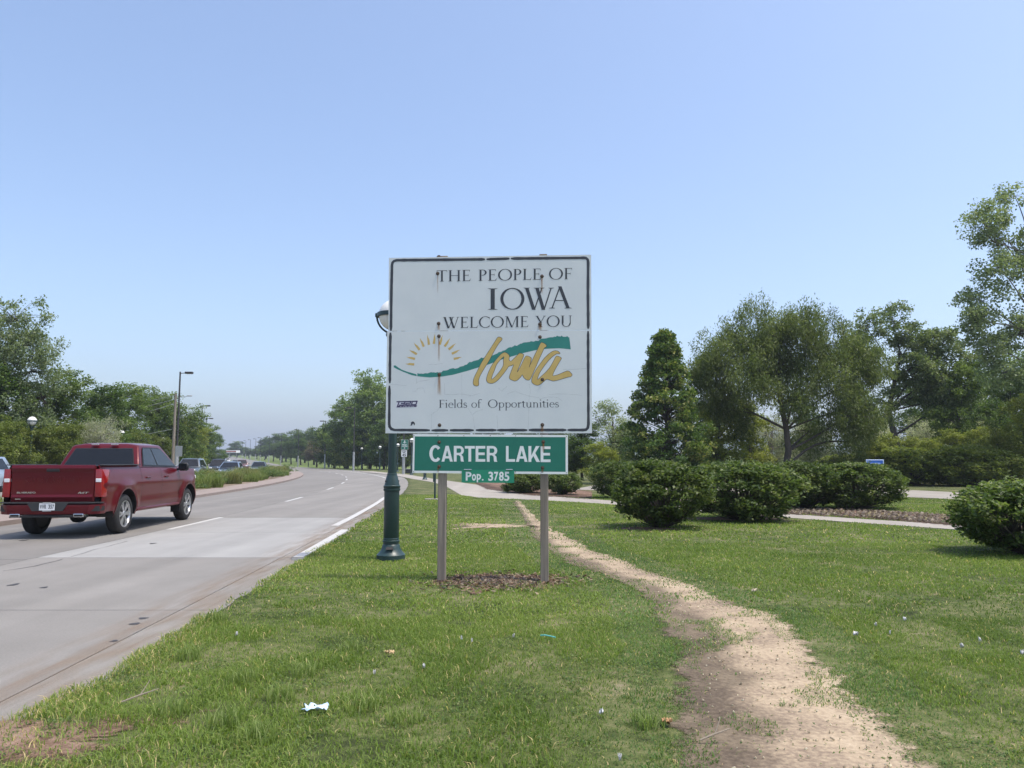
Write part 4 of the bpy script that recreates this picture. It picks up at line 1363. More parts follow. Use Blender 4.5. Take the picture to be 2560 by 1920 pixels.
# tail lamps wrap the corners
for sg in (1, -1):
    tl_ = MB()
    tl_.hull([(-1.10, sg * .838, 1.345), (-1.10, sg * .968, 1.345), (-.80, sg * .975, 1.335), (-.80, sg * .90, 1.335), (-1.10, sg * .838, .80), (-1.10, sg * .985, .80), (-.93, sg * 1.004, .80), (-.93, sg * .9, .80), (-.92, sg * 1.0, 1.12), (-.80, sg * .985, 1.24)], bevel=.01, seg=2)
    o = tl_.build('tail_lamp', LAMPRED, truck, smooth=40)
    MB().box((-1.075, sg * .905, 1.125), (.065, .125, .085), .015).build('reverse_lens', LAMPWHITE, o)
# bumper
bp = MB()
bp.hull([(-1.22, -.78, .47), (-1.22, .78, .47), (-1.24, -.80, .66), (-1.24, .80, .66), (-.92, -1.0, .47), (-.92, 1.0, .47), (-.92, -1.005, .68), (-.92, 1.005, .68), (-1.12, -.97, .47), (-1.12, .97, .47), (-1.13, -.985, .66), (-1.13, .985, .66)], bevel=.02, seg=2)
bpo = bp.build('rear_bumper', PAINT_RED, truck, smooth=40)
MB().hull([(-1.245, -.80, .685), (-1.245, .80, .685), (-1.135, -.99, .685), (-1.135, .99, .685), (-1.0, -1.0, .685), (-1.0, 1.0, .685), (-1.245, -.80, .705), (-1.245, .80, .705), (-1.135, -.99, .705), (-1.135, .99, .705), (-1.0, -1.0, .705), (-1.0, 1.0, .705)]).build('step_pad', DARKGREY, bpo)
MB().hull([(-1.248, -.30, .54), (-1.248, .30, .54), (-1.248, .40, .69), (-1.248, -.40, .69), (-1.2, -.30, .54), (-1.2, .30, .54), (-1.2, .40, .69), (-1.2, -.40, .69)]).build('plate_recess', DARKGREY, bpo)
for sg in (1, -1):
    MB().hull([(-1.215, sg * .80, .53), (-1.215, sg * .80, .63), (-1.152, sg * .965, .53), (-1.152, sg * .965, .63), (-1.0, sg * 1.010, .54), (-1.0, sg * 1.010, .62), (-1.19, sg * .79, .53), (-1.19, sg * .79, .63), (-1.0, sg * .96, .54), (-1.0, sg * .96, .62)]).build('corner_step', BLACK, bpo)
    e = MB()
    e.hull([(-1.262, sg * .52, .42), (-1.262, sg * .72, .42), (-1.262, sg * .72, .49), (-1.262, sg * .52, .49), (-1.0, sg * .52, .42), (-1.0, sg * .72, .42), (-1.0, sg * .72, .49), (-1.0, sg * .52, .49)], bevel=.015, seg=2)
    eo = e.build('exhaust_tip', CHROME, truck, smooth=40)
    MB().box((-1.262, sg * .62, .455), (.012, .165, .042), .004).build('exhaust_bore', BLACK, eo)
MB().box((-1.16, 0, .435), (.14, 1.5, .05), .01).build('hitch_bar', BLACK, truck)
pl = MB().box((-1.262, 0, .622), (.006, .305, .135), .002).build('licence_plate', PLATEW, truck)
for ch, a0, a1 in (('W', -.135, -.098), ('W', -.092, -.055), ('R', -.048, -.012), ('3', .030, .062), ('5', .068, .100), ('7', .106, .138)):
    font_flat(ch, (a0, .665, a1, .585), 'plate_character', INK, pl, lambda a, b: (-1.2665, -a, b), .03)
MB().box((-1.264, 0, .545), (.004, .17, .022), .001).build('plate_frame', GALV, pl)
MB().box((-1.262, 0, .698), (.02, .17, .014), .004).build('plate_lamp', GALV, pl)
for ax in AX:
    for sg in (1, -1):
        M = Matrix.Translation((ax, sg * .865, TRK['r'])) @ (Matrix.Identity(4) if sg > 0 else Matrix.Rotation(math.pi, 4, 'Z'))
        make_wheel(TRK['r'], .275, .272, truck, M, 6)
# mud flaps and front splash
for sg in (1, -1):
    MB().box((3.25, sg * .86, .36), (.02, .24, .26), .006).build('mud_flap', BLACK, truck)
rr_ = G(303, 1333); fr_ = G(456, 1299)
hd_ = math.atan2(fr_.y - rr_.y, fr_.x - rr_.x)
truck_head = math.pi / 2 + math.radians(4.0)
right = Vector((math.sin(truck_head), -math.cos(truck_head), 0))
truck.location = Vector((rr_.x, rr_.y, .001)) - right * .93 * .955
truck.scale = (1, .955, 1)
truck.rotation_euler = (0, 0, truck_head)
# ------------------------------------------------------------------ other traffic
def make_car(kind, paint, label, loc, head, group=None, name=None, far=False):
    """kind: 'sedan' | 'suv'; local +x is forward"""
    L, Wd, H, belt, wb = (4.75, 1.83, 1.45, .92, 2.8) if kind == 'sedan' else (4.65, 1.88, 1.72, 1.05, 2.7)
    car = empty(name or ('sedan_car' if kind == 'sedan' else 'suv_car'), loc, head)
    tag(car, label, 'car', group)
    hw = Wd / 2
    b = MB()
    z0 = .24
    pts = []
    for s in (1, -1):
        hood = belt - (.10 if kind == 'sedan' else .06)
        pts += [(-L / 2 + .05, s * (hw - .22), z0 + .1), (-L / 2, s * (hw - .2), .62), (-L / 2 + .08, s * (hw - .12), belt), (-L / 2 + .35, s * hw, z0 + .05), (-L / 2 + .4, s * hw, .7),
                (L / 2 - .4, s * hw, z0 + .05), (L / 2 - .45, s * hw, .66), (L / 2 - .02, s * (hw - .28), z0 + .12), (L / 2, s * (hw - .3), .55), (L / 2 - .12, s * (hw - .22), hood - .12),
                (L / 2 - 1.15, s * (hw - .1), hood + .02), (-.3, s * (hw - .04), belt)]
    b.hull(pts, bevel=.03, seg=2)
    body = b.build('body', paint, car, smooth=35)
    # greenhouse
    if kind == 'sedan':
        g = [(-L / 2 + .55, belt), (-L / 2 + 1.25, H), (.15, H), (L / 2 - 1.35, belt)]
    else:
        g = [(-L / 2 + .12, belt), (-L / 2 + .55, H), (.35, H), (L / 2 - 1.25, belt)]
    bw, tw = hw - .05, hw - .30
    P = lambda i, s: Vector((g[i][0], s * (bw if i in (0, 3) else tw), g[i][1] - (.02 if i in (0, 3) else 0)))
    c = MB()
    c.hull([P(i, s) for i in range(4) for s in (1, -1)] + [Vector((g[1][0] + .2, 0, H + .03)), Vector((g[2][0] - .2, 0, H + .03))], bevel=.03, seg=2)
    cab = c.build('cabin', paint, car, smooth=40)
    patch([P(3, -1), P(3, 1), P(2, 1), P(2, -1)], [(.05, .06), (.95, .06), (.93, .90), (.07, .90)], .014, 'windshield', TGLASS, cab)
    patch([P(0, 1), P(0, -1), P(1, -1), P(1, 1)], [(.06, .1), (.94, .1), (.92, .86), (.08, .86)], .014, 'rear_window', TGLASS, cab)
    for s in (1, -1):
        q = [P(0, s), P(3, s), P(2, s), P(1, s)] if s < 0 else [P(3, s), P(0, s), P(1, s), P(2, s)]
        f2 = (lambda l: l) if s < 0 else (lambda l: [(1 - u, v) for u, v in l][::-1])
        patch(q, f2([(.12, .10), (.47, .10), (.47, .86), (.16, .86)]), .014, 'side_window', TGLASS, cab)
        patch(q, f2([(.50, .10), (.90, .10), (.84, .86), (.50, .86)]), .014, 'side_window', TGLASS, cab)
        MB().box((L / 2 - .16, s * (hw - .34), .66 if kind == 'sedan' else .78), (.22, .36, .12), .04).build('headlamp', LAMPWHITE, car, smooth=40)
        MB().box((-L / 2 + .10, s * (hw - .26), .78), (.16, .34, .16), .03).build('tail_lamp', LAMPRED, car, smooth=40)
        MB().box((L / 2 - 1.55, s * (hw + .07), belt + .05), (.14, .20, .13), .04).build('mirror', paint, car, smooth=40)
        for ax in (-wb / 2, wb / 2):
            M = Matrix.Translation((ax, s * (hw - .10), .33)) @ (Matrix.Identity(4) if s > 0 else Matrix.Rotation(math.pi, 4, 'Z'))
            make_wheel(.33, .21, .22, car, M, 5)
    MB().box((L / 2 - .05, 0, .56 if kind == 'sedan' else .64), (.10, 1.0, .16), .03).build('grille', BLACK, car)
    MB().box((L / 2 - .04, 0, .34), (.12, 1.36, .14), .03).build('lower_intake', BLACK, car)
    MB().box((L / 2 + .02, 0, .46), (.012, .32, .12), .003).build('licence_plate', PLATEW, car)
    return car
P_SILVERBLUE = mat('silver_blue_paint', (.20, .26, .34), .3, metal=.5, coat=1)
P_DARKBLUE = mat('midnight_paint', (.018, .022, .032), .3, metal=.3, coat=1)
P_GREYTEAL = mat('grey_teal_paint', (.14, .19, .21), .3, metal=.5, coat=1)
P_CHARCOAL = mat('charcoal_paint', (.10, .12, .135), .3, metal=.5, coat=1)
P_MAROON = mat('maroon_paint', (.10, .035, .045), .3, metal=.3, coat=1)
P_WHITE = mat('white_paint', (.70, .71, .72), .35, coat=1)
P_PALEBLUE = mat('pale_blue_paint', (.38, .45, .54), .3, metal=.4, coat=1)
def heading(y):
    """driving towards the camera on the oncoming road"""
    s = -.0032 * y if y < 125 else -.4
    return math.atan2(-1, -s)
ocx = lambda y, lane_: (-17.9 if lane_ == 0 else -21.6) - off(y)
def car_at(kind, px, d, paint, label, **k):
    x = X(px, d)
    return make_car(kind, paint, label, (x, d, ramp(d) + .002), heading(d), **k)
car_at('suv', 478, 64, P_CHARCOAL, 'grey suv coming on behind the pickup\'s mirror, leftmost of the oncoming cars in mid distance')
car_at('sedan', 578, 66, P_SILVERBLUE, 'silver blue sedan coming on, half hidden by the median plants')
car_at('suv', 547, 84, P_DARKBLUE, 'black suv coming on just behind the silver blue sedan')
car_at('sedan', 648, 88, P_GREYTEAL, 'grey teal sedan coming on, rightmost of the oncoming cars')
car_at('suv', 605, 122, P_MAROON, 'dark maroon suv coming on between the two sedans')
car_at('suv', 590, 150, P_GREYTEAL, 'pale grey suv far back, right behind the maroon suv')
car_at('sedan', 541, 330, P_WHITE, 'white car far up the oncoming road, nearer of the two on the left')
car_at('suv', 537, 400, P_CHARCOAL, 'grey car farthest up the oncoming road')
car_at('suv', 569, 300, P_WHITE, 'white suv far away beside the canopy')
make_car('suv', P_PALEBLUE, 'pale blue suv leaving the frame at the left edge behind the pickup', (-25.6, 36.5, .002), heading(36))
# ------------------------------------------------------------------ lamps, poles, small signs
def globe_lamp(loc, label, detail=True, group='green globe lamps along the walks'):
    o = empty('globe_lamp', loc)
    tag(o, label, 'lamp', group)
    n = 24 if detail else 10
    pl = MB()
    pl.lathe([(.215, 0), (.215, .075), (.203, .085), (.165, .125), (.140, .175), (.128, .22), (.118, .23), (.118, .26), (.128, .265), (.128, .285), (.114, .295), (.120, .31), (.114, .325),
              (.117, .33), (.114, 1.02), (.128, 1.03), (.128, 1.055), (.118, 1.06), (.128, 1.075), (.128, 1.10), (.115, 1.11), (.085, 1.24), (.075, 1.26), (.075, 1.285), (.066, 1.29), (.056, 3.26)], n)
    pole = pl.build('pole', DARK_GREEN_PAINT, o, smooth=35)
    if detail:
        hh = MB()
        hh.hull([(-.055, -.178, .165), (.055, -.178, .165), (-.045, -.145, .205), (.045, -.145, .205), (-.055, -.13, .165), (.055, -.13, .165)])
        hh.build('access_hatch', BLACK, pole)
        for a in (.6, 2.2, 3.8):
            MB().tube([(.10 * math.cos(a), .10 * math.sin(a), 1.17), (.115 * math.cos(a), .115 * math.sin(a), 1.17)], .012, 8).build('set_screw', BLACK, pole)
    cz, R = 3.72, .245
    fr = MB()
    prof = []
    for k in range(9):
        t = k / 8
        prof.append((cz - R * 1.18 + .0 + t * 0, 0))
    fr.lathe([(.05, 3.26), (.075, 3.30), (.095, 3.36), (.13, 3.40), (.13, 3.43), (.06, 3.44)], n)
    fr.lathe([(R + .008, cz - .035), (R + .026, cz - .03), (R + .026, cz + .03), (R + .008, cz + .035), (R + .008, cz - .035)], n, caps=False)
    frame = fr.build('cage', DARK_GREEN_PAINT, o, smooth=40)
    for k in range(4):
        a = k * math.pi / 2
        pts = []
        for j in range(9):
            b = math.radians(-72 + 72 * j / 8)
            r = R + .03
            pts.append((r * math.cos(b) * math.cos(a), r * math.cos(b) * math.sin(a), cz + r * math.sin(b) * 1.05))
        MB().tube(pts, .017, 6).build('cage_arm', DARK_GREEN_PAINT, frame)
        if detail:
            MB().box(((R + .03) * math.cos(a), (R + .03) * math.sin(a), cz), (.05, .05, .07), .012).build('cage_stud', DARK_GREEN_PAINT, frame)
    g = MB()
    m_ = 12 if detail else 8
    g.lathe([(max(.002, R * math.sin(math.pi * k / m_)), cz - R * math.cos(math.pi * k / m_)) for k in range(m_ + 1)], n)
    g.build('globe', GLOBE, o, smooth=True)
    return o
lp0 = G(977, 1404)
globe_lamp((lp0.x, lp0.y, .03), 'green globe lamp standing just behind the welcome sign', True)
farlamp = None
for px, d, lab in ((1062.5, 62, 'globe lamp whose foot shows under the left end of the green name board'), (1029, 83, 'globe lamp on the lawn hard left of the green name board'),
                   (994, 108, 'globe lamp peeping out right of the near lamp pole'), (949.5, 125, 'globe lamp by the road bend, nearest left of the near lamp pole'),
                   (904, 140, 'globe lamp by the road bend, second left of the near lamp pole'), (822, 178, 'globe lamp under the far trees, third left of the near lamp pole'),
                   (793, 190, 'globe lamp under the far trees, fourth left of the near lamp pole'), (771, 200, 'globe lamp under the far trees, farthest left along the bend'),
                   (74, 42.7, 'globe lamp above the tailgate of the red pickup'), (300, 61.5, 'globe lamp rising over the pickup roof'),
                   (405, 80, 'globe lamp right of the pickup roof, before the wooden pole'), (460, 98, 'globe lamp right of the wooden pole across the road')):
    loc = (X(px, d), d, 0.0)
    if farlamp is None:
        farlamp = globe_lamp(loc, lab, False)
    else:
        c = copy_tree(farlamp)
        c.location = loc
        c['label'] = lab
def street_light(px, d, label, H=10.0, armx=1, proto=[None]):
    loc = (X(px, d), d, ramp(d))
    if proto[0] is None:
        o = empty('street_light', loc)
        MB().tube([(0, 0, 2.9), (0, 0, H)], [.10, .075], 8).build('pole', BRONZE, o, smooth=40)
        MB().tube([(0, 0, 0), (0, 0, 2.95)], [.17, .15], 10).build('base_sleeve', GALV, o, smooth=40)
        MB().tube([(0, 0, H - .15), (.55, 0, H - .12)], .035, 6).build('arm', BRONZE, o)
        h = MB().box((.85, 0, H - .10), (.72, .36, .20), .03).build('lamp_head', BRONZE, o)
        MB().box((.85, 0, H - .208), (.5, .26, .02), .004).build('lens', PLATEW, h)
        proto[0] = o
    else:
        o = copy_tree(proto[0])
        o.location = loc
    o.rotation_euler = (0, 0, 0 if armx > 0 else math.pi)
    tag(o, label, 'street light', 'tall street lights along the road')
    return o
street_light(441, 73, 'tall street light beside the wooden utility pole, nearest on the left')
street_light(500, 117, 'second tall street light on the left, above the tree tops')
street_light(513, 152, 'third tall street light on the left, thin against the trees')
street_light(884, 121, 'tall street light against the trees of the road bend', armx=-1)
sl = street_light(1009, 87, 'street light carrying the airport and speed limit signs', armx=-1)
for i, (px, d) in enumerate(((812, 162), (745, 207), (702, 250), (672, 287), (650, 316), (638, 345), (624.5, 372), (613, 400), (605, 430))):
    street_light(px, d, ('first', 'second', 'third', 'fourth', 'fifth', 'sixth', 'seventh', 'eighth', 'last')[i] + ' of the row of street lights running to the horizon, counted from the right', armx=-1)
# airport and speed limit signs on the pole
x9, d9 = X(1009, 87), 87 - .20
def board(name, px, py0, py1, w, material, label, d):
    z0, z1 = Z(py1, d), Z(py0, d)
    o = empty(name, (X(px, d), d, 0))
    MB().box((0, 0, (z0 + z1) / 2), (w, .02, z1 - z0), .004).build('panel', material, o)
    tag(o, label, 'sign')
    return o, z0, z1
ob, z0, z1 = board('airport_sign', 1011, 1099.5, 1123.5, .80, WHITE, 'small green airport direction sign with aeroplane on a pole by the bend', d9)
MB().box((0, -.012, (z0 + z1) / 2), (.76, .006, z1 - z0 - .04)).build('green_field', GREEN, ob)
pc = z1 - .22
MB().poly([(-.03, -.018, pc + .15), (.0, -.018, pc + .19), (.03, -.018, pc + .15), (.03, -.018, pc + .03), (.19, -.018, pc - .07), (.19, -.018, pc - .11), (.03, -.018, pc - .05), (.025, -.018, pc - .13), (.07, -.018, pc - .18), (-.07, -.018, pc - .18), (-.025, -.018, pc - .13), (-.03, -.018, pc - .05), (-.19, -.018, pc - .11), (-.19, -.018, pc - .07), (-.03, -.018, pc + .03)]).build('aeroplane', WHITE, ob)
font_flat('EPPLEY', (-.27, z1 - .47, .27, z1 - .60), 'letters', WHITE, ob, lambda a, b: (a, -.018, b), .03)
font_flat('AIRFIELD', (-.31, z1 - .64, .31, z1 - .78), 'letters', WHITE, ob, lambda a, b: (a, -.018, b), .03)
MB().poly([(0, -.018, z1 - .84), (.09, -.018, z1 - .93), (.03, -.018, z1 - .93), (.03, -.018, z1 - 1.0), (-.03, -.018, z1 - 1.0), (-.03, -.018, z1 - .93), (-.09, -.018, z1 - .93)]).build('arrow', WHITE, ob)
ob, z0, z1 = board('speed_limit_sign', 1010, 1125.3, 1142, .64, WHITE, 'white forty five speed limit sign under the airport sign', d9)
hgt = z1 - z0
font_flat('SPEED', (-.24, z1 - .06 * hgt, .24, z1 - .22 * hgt), 'letters', INK, ob, lambda a, b: (a, -.013, b), .03)
font_flat('LIMIT', (-.19, z1 - .28 * hgt, .19, z1 - .44 * hgt), 'letters', INK, ob, lambda a, b: (a, -.013, b), .03)
font_flat('45', (-.22, z1 - .52 * hgt, .22, z1 - .93 * hgt), 'numerals', INK, ob, lambda a, b: (a, -.013, b), .03)
# wooden pole with wires across the road
up = empty('utility_pole', (X(432, 74.5), 74.5, 0))
tag(up, 'grey wooden utility pole with wires beside the tall street light', 'pole')
ztop = Z(984, 74.5)
MB().tube([(0, 0, 0), (0, 0, ztop)], [.17, .11], 10).build('shaft', WOODPOST, up, smooth=40)
MB().tube([(0, 0, ztop - .35), (1.2, 0, ztop - .25)], .03, 6).build('lamp_arm', GALV, up)
MB().box((1.35, 0, ztop - .22), (.5, .2, .10), .03).build('lamp_head', GALV, up)
WIRE = mat('wire', (.30, .32, .31), .5)
for i, (z0w, dx, dz) in enumerate(((ztop - .15, -14, -2.6), (ztop - .55, -16, -3.4), (ztop - .95, -13, -3.6), (ztop - 3.4, -11, -1.5))):
    pts = []
    for k in range(13):
        t = k / 12
        pts.append((dx * t, -3 * t, z0w + dz * t - 1.4 * t * (1 - t)))
    MB().tube(pts, .022, 5).build('wire', WIRE, up)
sb = empty('sign_back', (X(446, 70), 70, 0))
tag(sb, 'back of a small grey road sign behind the pickup mirror', 'sign')
MB().box((0, 0, Z(1128, 70)), (.62, .02, .95), .004).build('panel', GALV, sb)
MB().tube([(0, .03, 0), (0, .03, Z(1128, 70))], .03, 6).build('post', GALV, sb)
# dark post half hidden by the left wooden post
dp = G(1087, 1251)
o = empty('marker_post', (dp.x, dp.y, .03))
tag(o, 'dark green metal post just behind the left leg of the welcome sign', 'post')
MB().tube([(0, 0, 0), (0, 0, 1.9)], .036, 10).build('shaft', DARK_GREEN_PAINT, o, smooth=40)
MB().box((-.02, 0, 1.22), (.11, .07, 1.1), .012).build('sleeve', DARK_GREEN_PAINT, o)
MB().box((-.14, 0, .015), (.48, .34, .05), .01).build('concrete_foot', CONC_WALK, o)
# low dark box beside the sign pole
lb = G(1022, 1184)
o = empty('utility_box', (lb.x, lb.y, 0))
tag(o, 'low grey utility box on the grass under the airport sign', 'box')
MB().box((.2, 0, .28), (1.2, .5, .5), .03).build('cabinet', DARKGREY, o)
MB().box((.2, 0, .55), (1.28, .56, .05), .01).build('lid', GALV, o)
# blue board in the park
BLUE = mat('board_blue', (.02, .11, .48), .45, var=(.03, .15, .55), vscale=3)
bd = 40.0
o = empty('notice_board', (X(2187, bd), bd, 0), math.radians(-8))
tag(o, 'blue notice board with pale frame behind the round bushes', 'sign')
zt, zb = Z(1150, bd), Z(1180, bd)
W_ = .82
MB().box((0, 0, (zt + zb) / 2), (W_, .03, zt - zb), .004).build('panel', BLUE, o)
PALE = mat('board_frame', (.45, .58, .78), .5)
for sx in (-1, 1):
    MB().box((sx * (W_ / 2), 0, (zt + zb) / 2), (.045, .06, zt - zb + .05), .01).build('frame_side', PALE, o)
    MB().box((sx * (W_ / 2 - .03), .05, zb / 2), (.06, .06, zb), .006).build('leg', WOODPOST, o)
MB().box((0, -.002, zt), (W_, .06, .045), .01).build('frame_top', PALE, o)
for k, w in enumerate((.48, .40, .5, .34)):
    MB().box((.02, -.018, zt - .17 - .11 * k), (w, .006, .035)).build('text_line', PALE, o)
o = empty('bin_post', (X(2145, 41), 41, 0))
tag(o, 'short dark post under the willow left of the blue board', 'post')
MB().box((0, 0, .62), (.20, .20, 1.25), .02).build('shaft', BARK, o)
MB().box((0, 0, 1.26), (.25, .25, .04), .01).build('cap', BARK, o)
# far fuel canopy
cd = 330
o = empty('fuel_canopy', (X(582, cd), cd, ramp(cd)))
tag(o, 'far white and red fuel station canopy over the road end', 'building')
zc0, zc1 = Z(1132, cd) - ramp(cd), Z(1126, cd) - ramp(cd)
MB().box((0, 0, (zc0 + zc1) / 2), (4.2, 5, zc1 - zc0), .02).build('roof', WHITE, o)
MB().box((0, -2.52, (zc0 + zc1) / 2), (4.2, .06, (zc1 - zc0) * .4), .01).build('red_band', mat('fascia_red', (.35, .08, .06), .6), o)
for sx in (-1.4, 1.4):
    MB().tube([(sx, 0, 0), (sx, 0, zc0)], .15, 6).build('column', GALV, o)
# ------------------------------------------------------------------ trees and shrubs
def unit(v):
    return v / (np.linalg.norm(v, axis=1, keepdims=True) + 1e-9)
def leaf_quads(C, L, W, rng, up=.6, droop=.25):
    """diamond leaves at centres C with length L and width W"""
    n = len(C)
    N = rng.normal(size=(n, 3)); N[:, 2] = np.abs(N[:, 2]) * 1.0 + up
    N = unit(N)
    A = rng.normal(size=(n, 3)); A[:, 2] -= droop * 2
    A = unit(A - N * np.sum(A * N, 1, keepdims=True))
    S = np.cross(N, A)
    L = np.asarray(L).reshape(-1, 1); W = np.asarray(W).reshape(-1, 1)
    V = np.empty((n, 4, 3))
    V[:, 0] = C - A * L / 2
    V[:, 1] = C + S * W / 2 + N * W * .12
    V[:, 2] = C + A * L / 2 - N * L * .10
    V[:, 3] = C - S * W / 2 + N * W * .12
    F_ = np.arange(n * 4).reshape(n, 4)
    return V.reshape(-1, 3), F_
def crown_mesh(name, clusters, rng, leaves=60, cr=.42, L=.16, W=.09, cols=((.05, .075, .02), (.085, .12, .03)), flat=.75, up=.6, droop=.25, lvar=.35, dark=None, hang=0.0, bright=1.9):
    """clusters: (n,3[,scale]) array"""
    n = len(clusters)
    sc = clusters[:, 3] if clusters.shape[1] > 3 else np.ones(n)
    cnt = np.maximum(3, (leaves * sc ** 1.4 * rng.uniform(.6, 1.35, n)).astype(int))
    idx = np.repeat(np.arange(n), cnt)
    m = len(idx)
    off_ = unit(rng.normal(size=(m, 3))) * (rng.uniform(0, 1, (m, 1)) ** .55)
    off_ *= (cr * sc[idx])[:, None]
    off_[:, 2] *= flat
    if hang > 0:
        off_[:, 2] -= rng.uniform(0, 1, m) ** .8 * hang * sc[idx]
    C = clusters[idx, :3] + off_
    l = L * rng.uniform(1 - lvar, 1 + lvar, m)
    V, F_ = leaf_quads(C, l, l * (W / L), rng, up, droop)
    cols = np.array(cols)
    t = np.clip(rng.uniform(0, 1, n)[idx] * .6 + rng.uniform(0, 1, m) * .5 - .05, 0, .999) * (len(cols) - 1)
    i0 = t.astype(int); f = (t - i0)[:, None]
    c = cols[i0] * (1 - f) + cols[np.minimum(i0 + 1, len(cols) - 1)] * f
    return np_mesh(name, V, F_, LEAF, np.repeat(c * bright, 4, axis=0))
def limb(mb, p0, p1, r0, r1, rng, sag=.12, n=6, sides=6):
    p0, p1 = np.array(p0, float), np.array(p1, float)
    L = np.linalg.norm(p1 - p0)
    pts, rad = [], []
    ctrl = rng.normal(size=3) * L * .06
    for k in range(n + 1):
        t = k / n
        q = p0 + (p1 - p0) * t + ctrl * math.sin(math.pi * t) + np.array([0, 0, L * sag]) * math.sin(math.pi * t) * .6
        pts.append(q)
        rad.append(r0 + (r1 - r0) * t)
    mb.tube(pts, rad, sides, 0, cap=False)
    return pts
def lobes_clusters(lobes, n, rng, shell=.45):
    """points through a set of ellipsoid lobes, denser near their skins"""
    w = np.array([l[3] * l[4] * l[5] for l in lobes]) ** .75
    pick = rng.choice(len(lobes), n, p=w / w.sum())
    P = []
    for i in pick:
        cx, cy_, cz, rx, ry, rz = lobes[i][:6]
        d = rng.normal(size=3); d /= np.linalg.norm(d)
        r = (shell + (1 - shell) * rng.uniform() ** .6)
        P.append((cx + d[0] * rx * r, cy_ + d[1] * ry * r, cz + d[2] * rz * r))
    return np.array(P), pick
def build_tree(lobes, trunk, n=260, seed=1, twig=.5, bark=None, shell=.5, tr=.18, lr=.42, **kw):
    """returns (trunk mesh, crown mesh); lobes in tree coordinates, trunk = list of points"""
    rng = np.random.default_rng(seed)
    P, pick = lobes_clusters(lobes, n, rng, shell)
    P = P[P[:, 2] > .15]
    sc = rng.uniform(.65, 1.35, len(P))
    mb = MB()
    tp = [np.array(t, float) for t in trunk]
    rad = np.linspace(tr, tr * .45, len(tp))
    mb.tube(tp, list(rad), 9, 0)
    ends = []
    for l in lobes:
        c = np.array(l[:3])
        # leave the trunk below the lobe
        best = min(range(len(tp)), key=lambda k: abs(tp[k][2] - (c[2] - l[5] * .7) * .8))
        b = tp[best]
        rb = rad[best] * lr
        limb(mb, b, c, rb, rb * .35, rng, n=6)
        ends.append((c, rb * .35))
    lc = np.array([e[0] for e in ends])
    for k, p in enumerate(P):
        if rng.uniform() < twig:
            j = int(np.argmin(np.linalg.norm(lc - p, axis=1)))
            limb(mb, ends[j][0], p, max(.012, ends[j][1] * .7), .006, rng, n=3, sides=4)
    tm = mb.mesh('trunk', bark or BARK, smooth=True)
    cm = crown_mesh('crown', np.column_stack([P, sc]), rng, **kw)
    return tm, cm
def place_tree(meshes, loc, label, name='tree', rz=0.0, s=1.0, sz=None, group=None, cat='tree', pn=('trunk', 'crown')):
    o = empty(name, loc, rz)
    o.scale = (s, s, sz or s)
    for nm, me in zip(pn, meshes):
        link(nm, me, o)
    tag(o, label, cat, group)
    return o
G_MID = ((.035, .055, .016), (.058, .088, .024), (.085, .118, .034), (.12, .15, .05))
G_DARK = ((.022, .038, .012), (.035, .06, .017), (.055, .085, .024), (.09, .115, .04))
G_YEL = ((.06, .075, .015), (.09, .11, .022), (.13, .145, .03), (.17, .17, .045))
G_PALE = ((.065, .085, .04), (.095, .12, .06), (.13, .155, .085), (.18, .20, .12))
G_OLIVE = ((.12, .13, .09), (.17, .18, .13), (.22, .225, .17), (.28, .28, .22))
G_PURP = ((.045, .036, .030), (.065, .052, .042), (.085, .075, .05))
G_WIL = ((.040, .058, .018), (.066, .090, .028), (.095, .120, .042), (.135, .155, .065))

# 1 pyramidal linden
rng = np.random.default_rng(11)
Hl, Rl = 9.2, 3.05
P = []
for k in range(680):
    t = rng.uniform() ** 1.15
    z = .55 + (Hl - .6) * t
    tier = .86 + .12 * math.sin(z * 4.1 + 2 * math.sin(3 * z)) + .10 * rng.normal()
    r = Rl * (1 - t) ** .68 * (.80 + .20 * min(1, t / .14)) * tier * (.42 + .58 * rng.uniform() ** .5) + .10
    a = rng.uniform(0, 2 * math.pi)
    P.append((r * math.cos(a), r * math.sin(a), z - r * .18, .75 + .5 * rng.uniform()))
P = np.array(P)
mb = MB()
mb.tube([(0, 0, 0), (.03, 0, 3), (0, .02, 6), (0, 0, 8.6)], [.17, .12, .07, .02], 9)
for p in P[::2]:
    limb(mb, (0, 0, max(.3, p[2] - .5 * math.hypot(p[0], p[1]))), p[:3], .035, .008, rng, n=3, sides=4)
lin = (mb.mesh('trunk', BARK, True), crown_mesh('crown', P, rng, leaves=62, cr=.40, L=.15, W=.115, flat=.62, up=.35, droop=.6,
       cols=((.020, .042, .013), (.032, .058, .016), (.050, .080, .022), (.085, .105, .03), (.20, .19, .075))))
d = 45
place_tree(lin, (X(1668, d), d, .0), 'dense cone shaped linden tree left of the willow', 'linden_tree', s=1.04, sz=1.0)

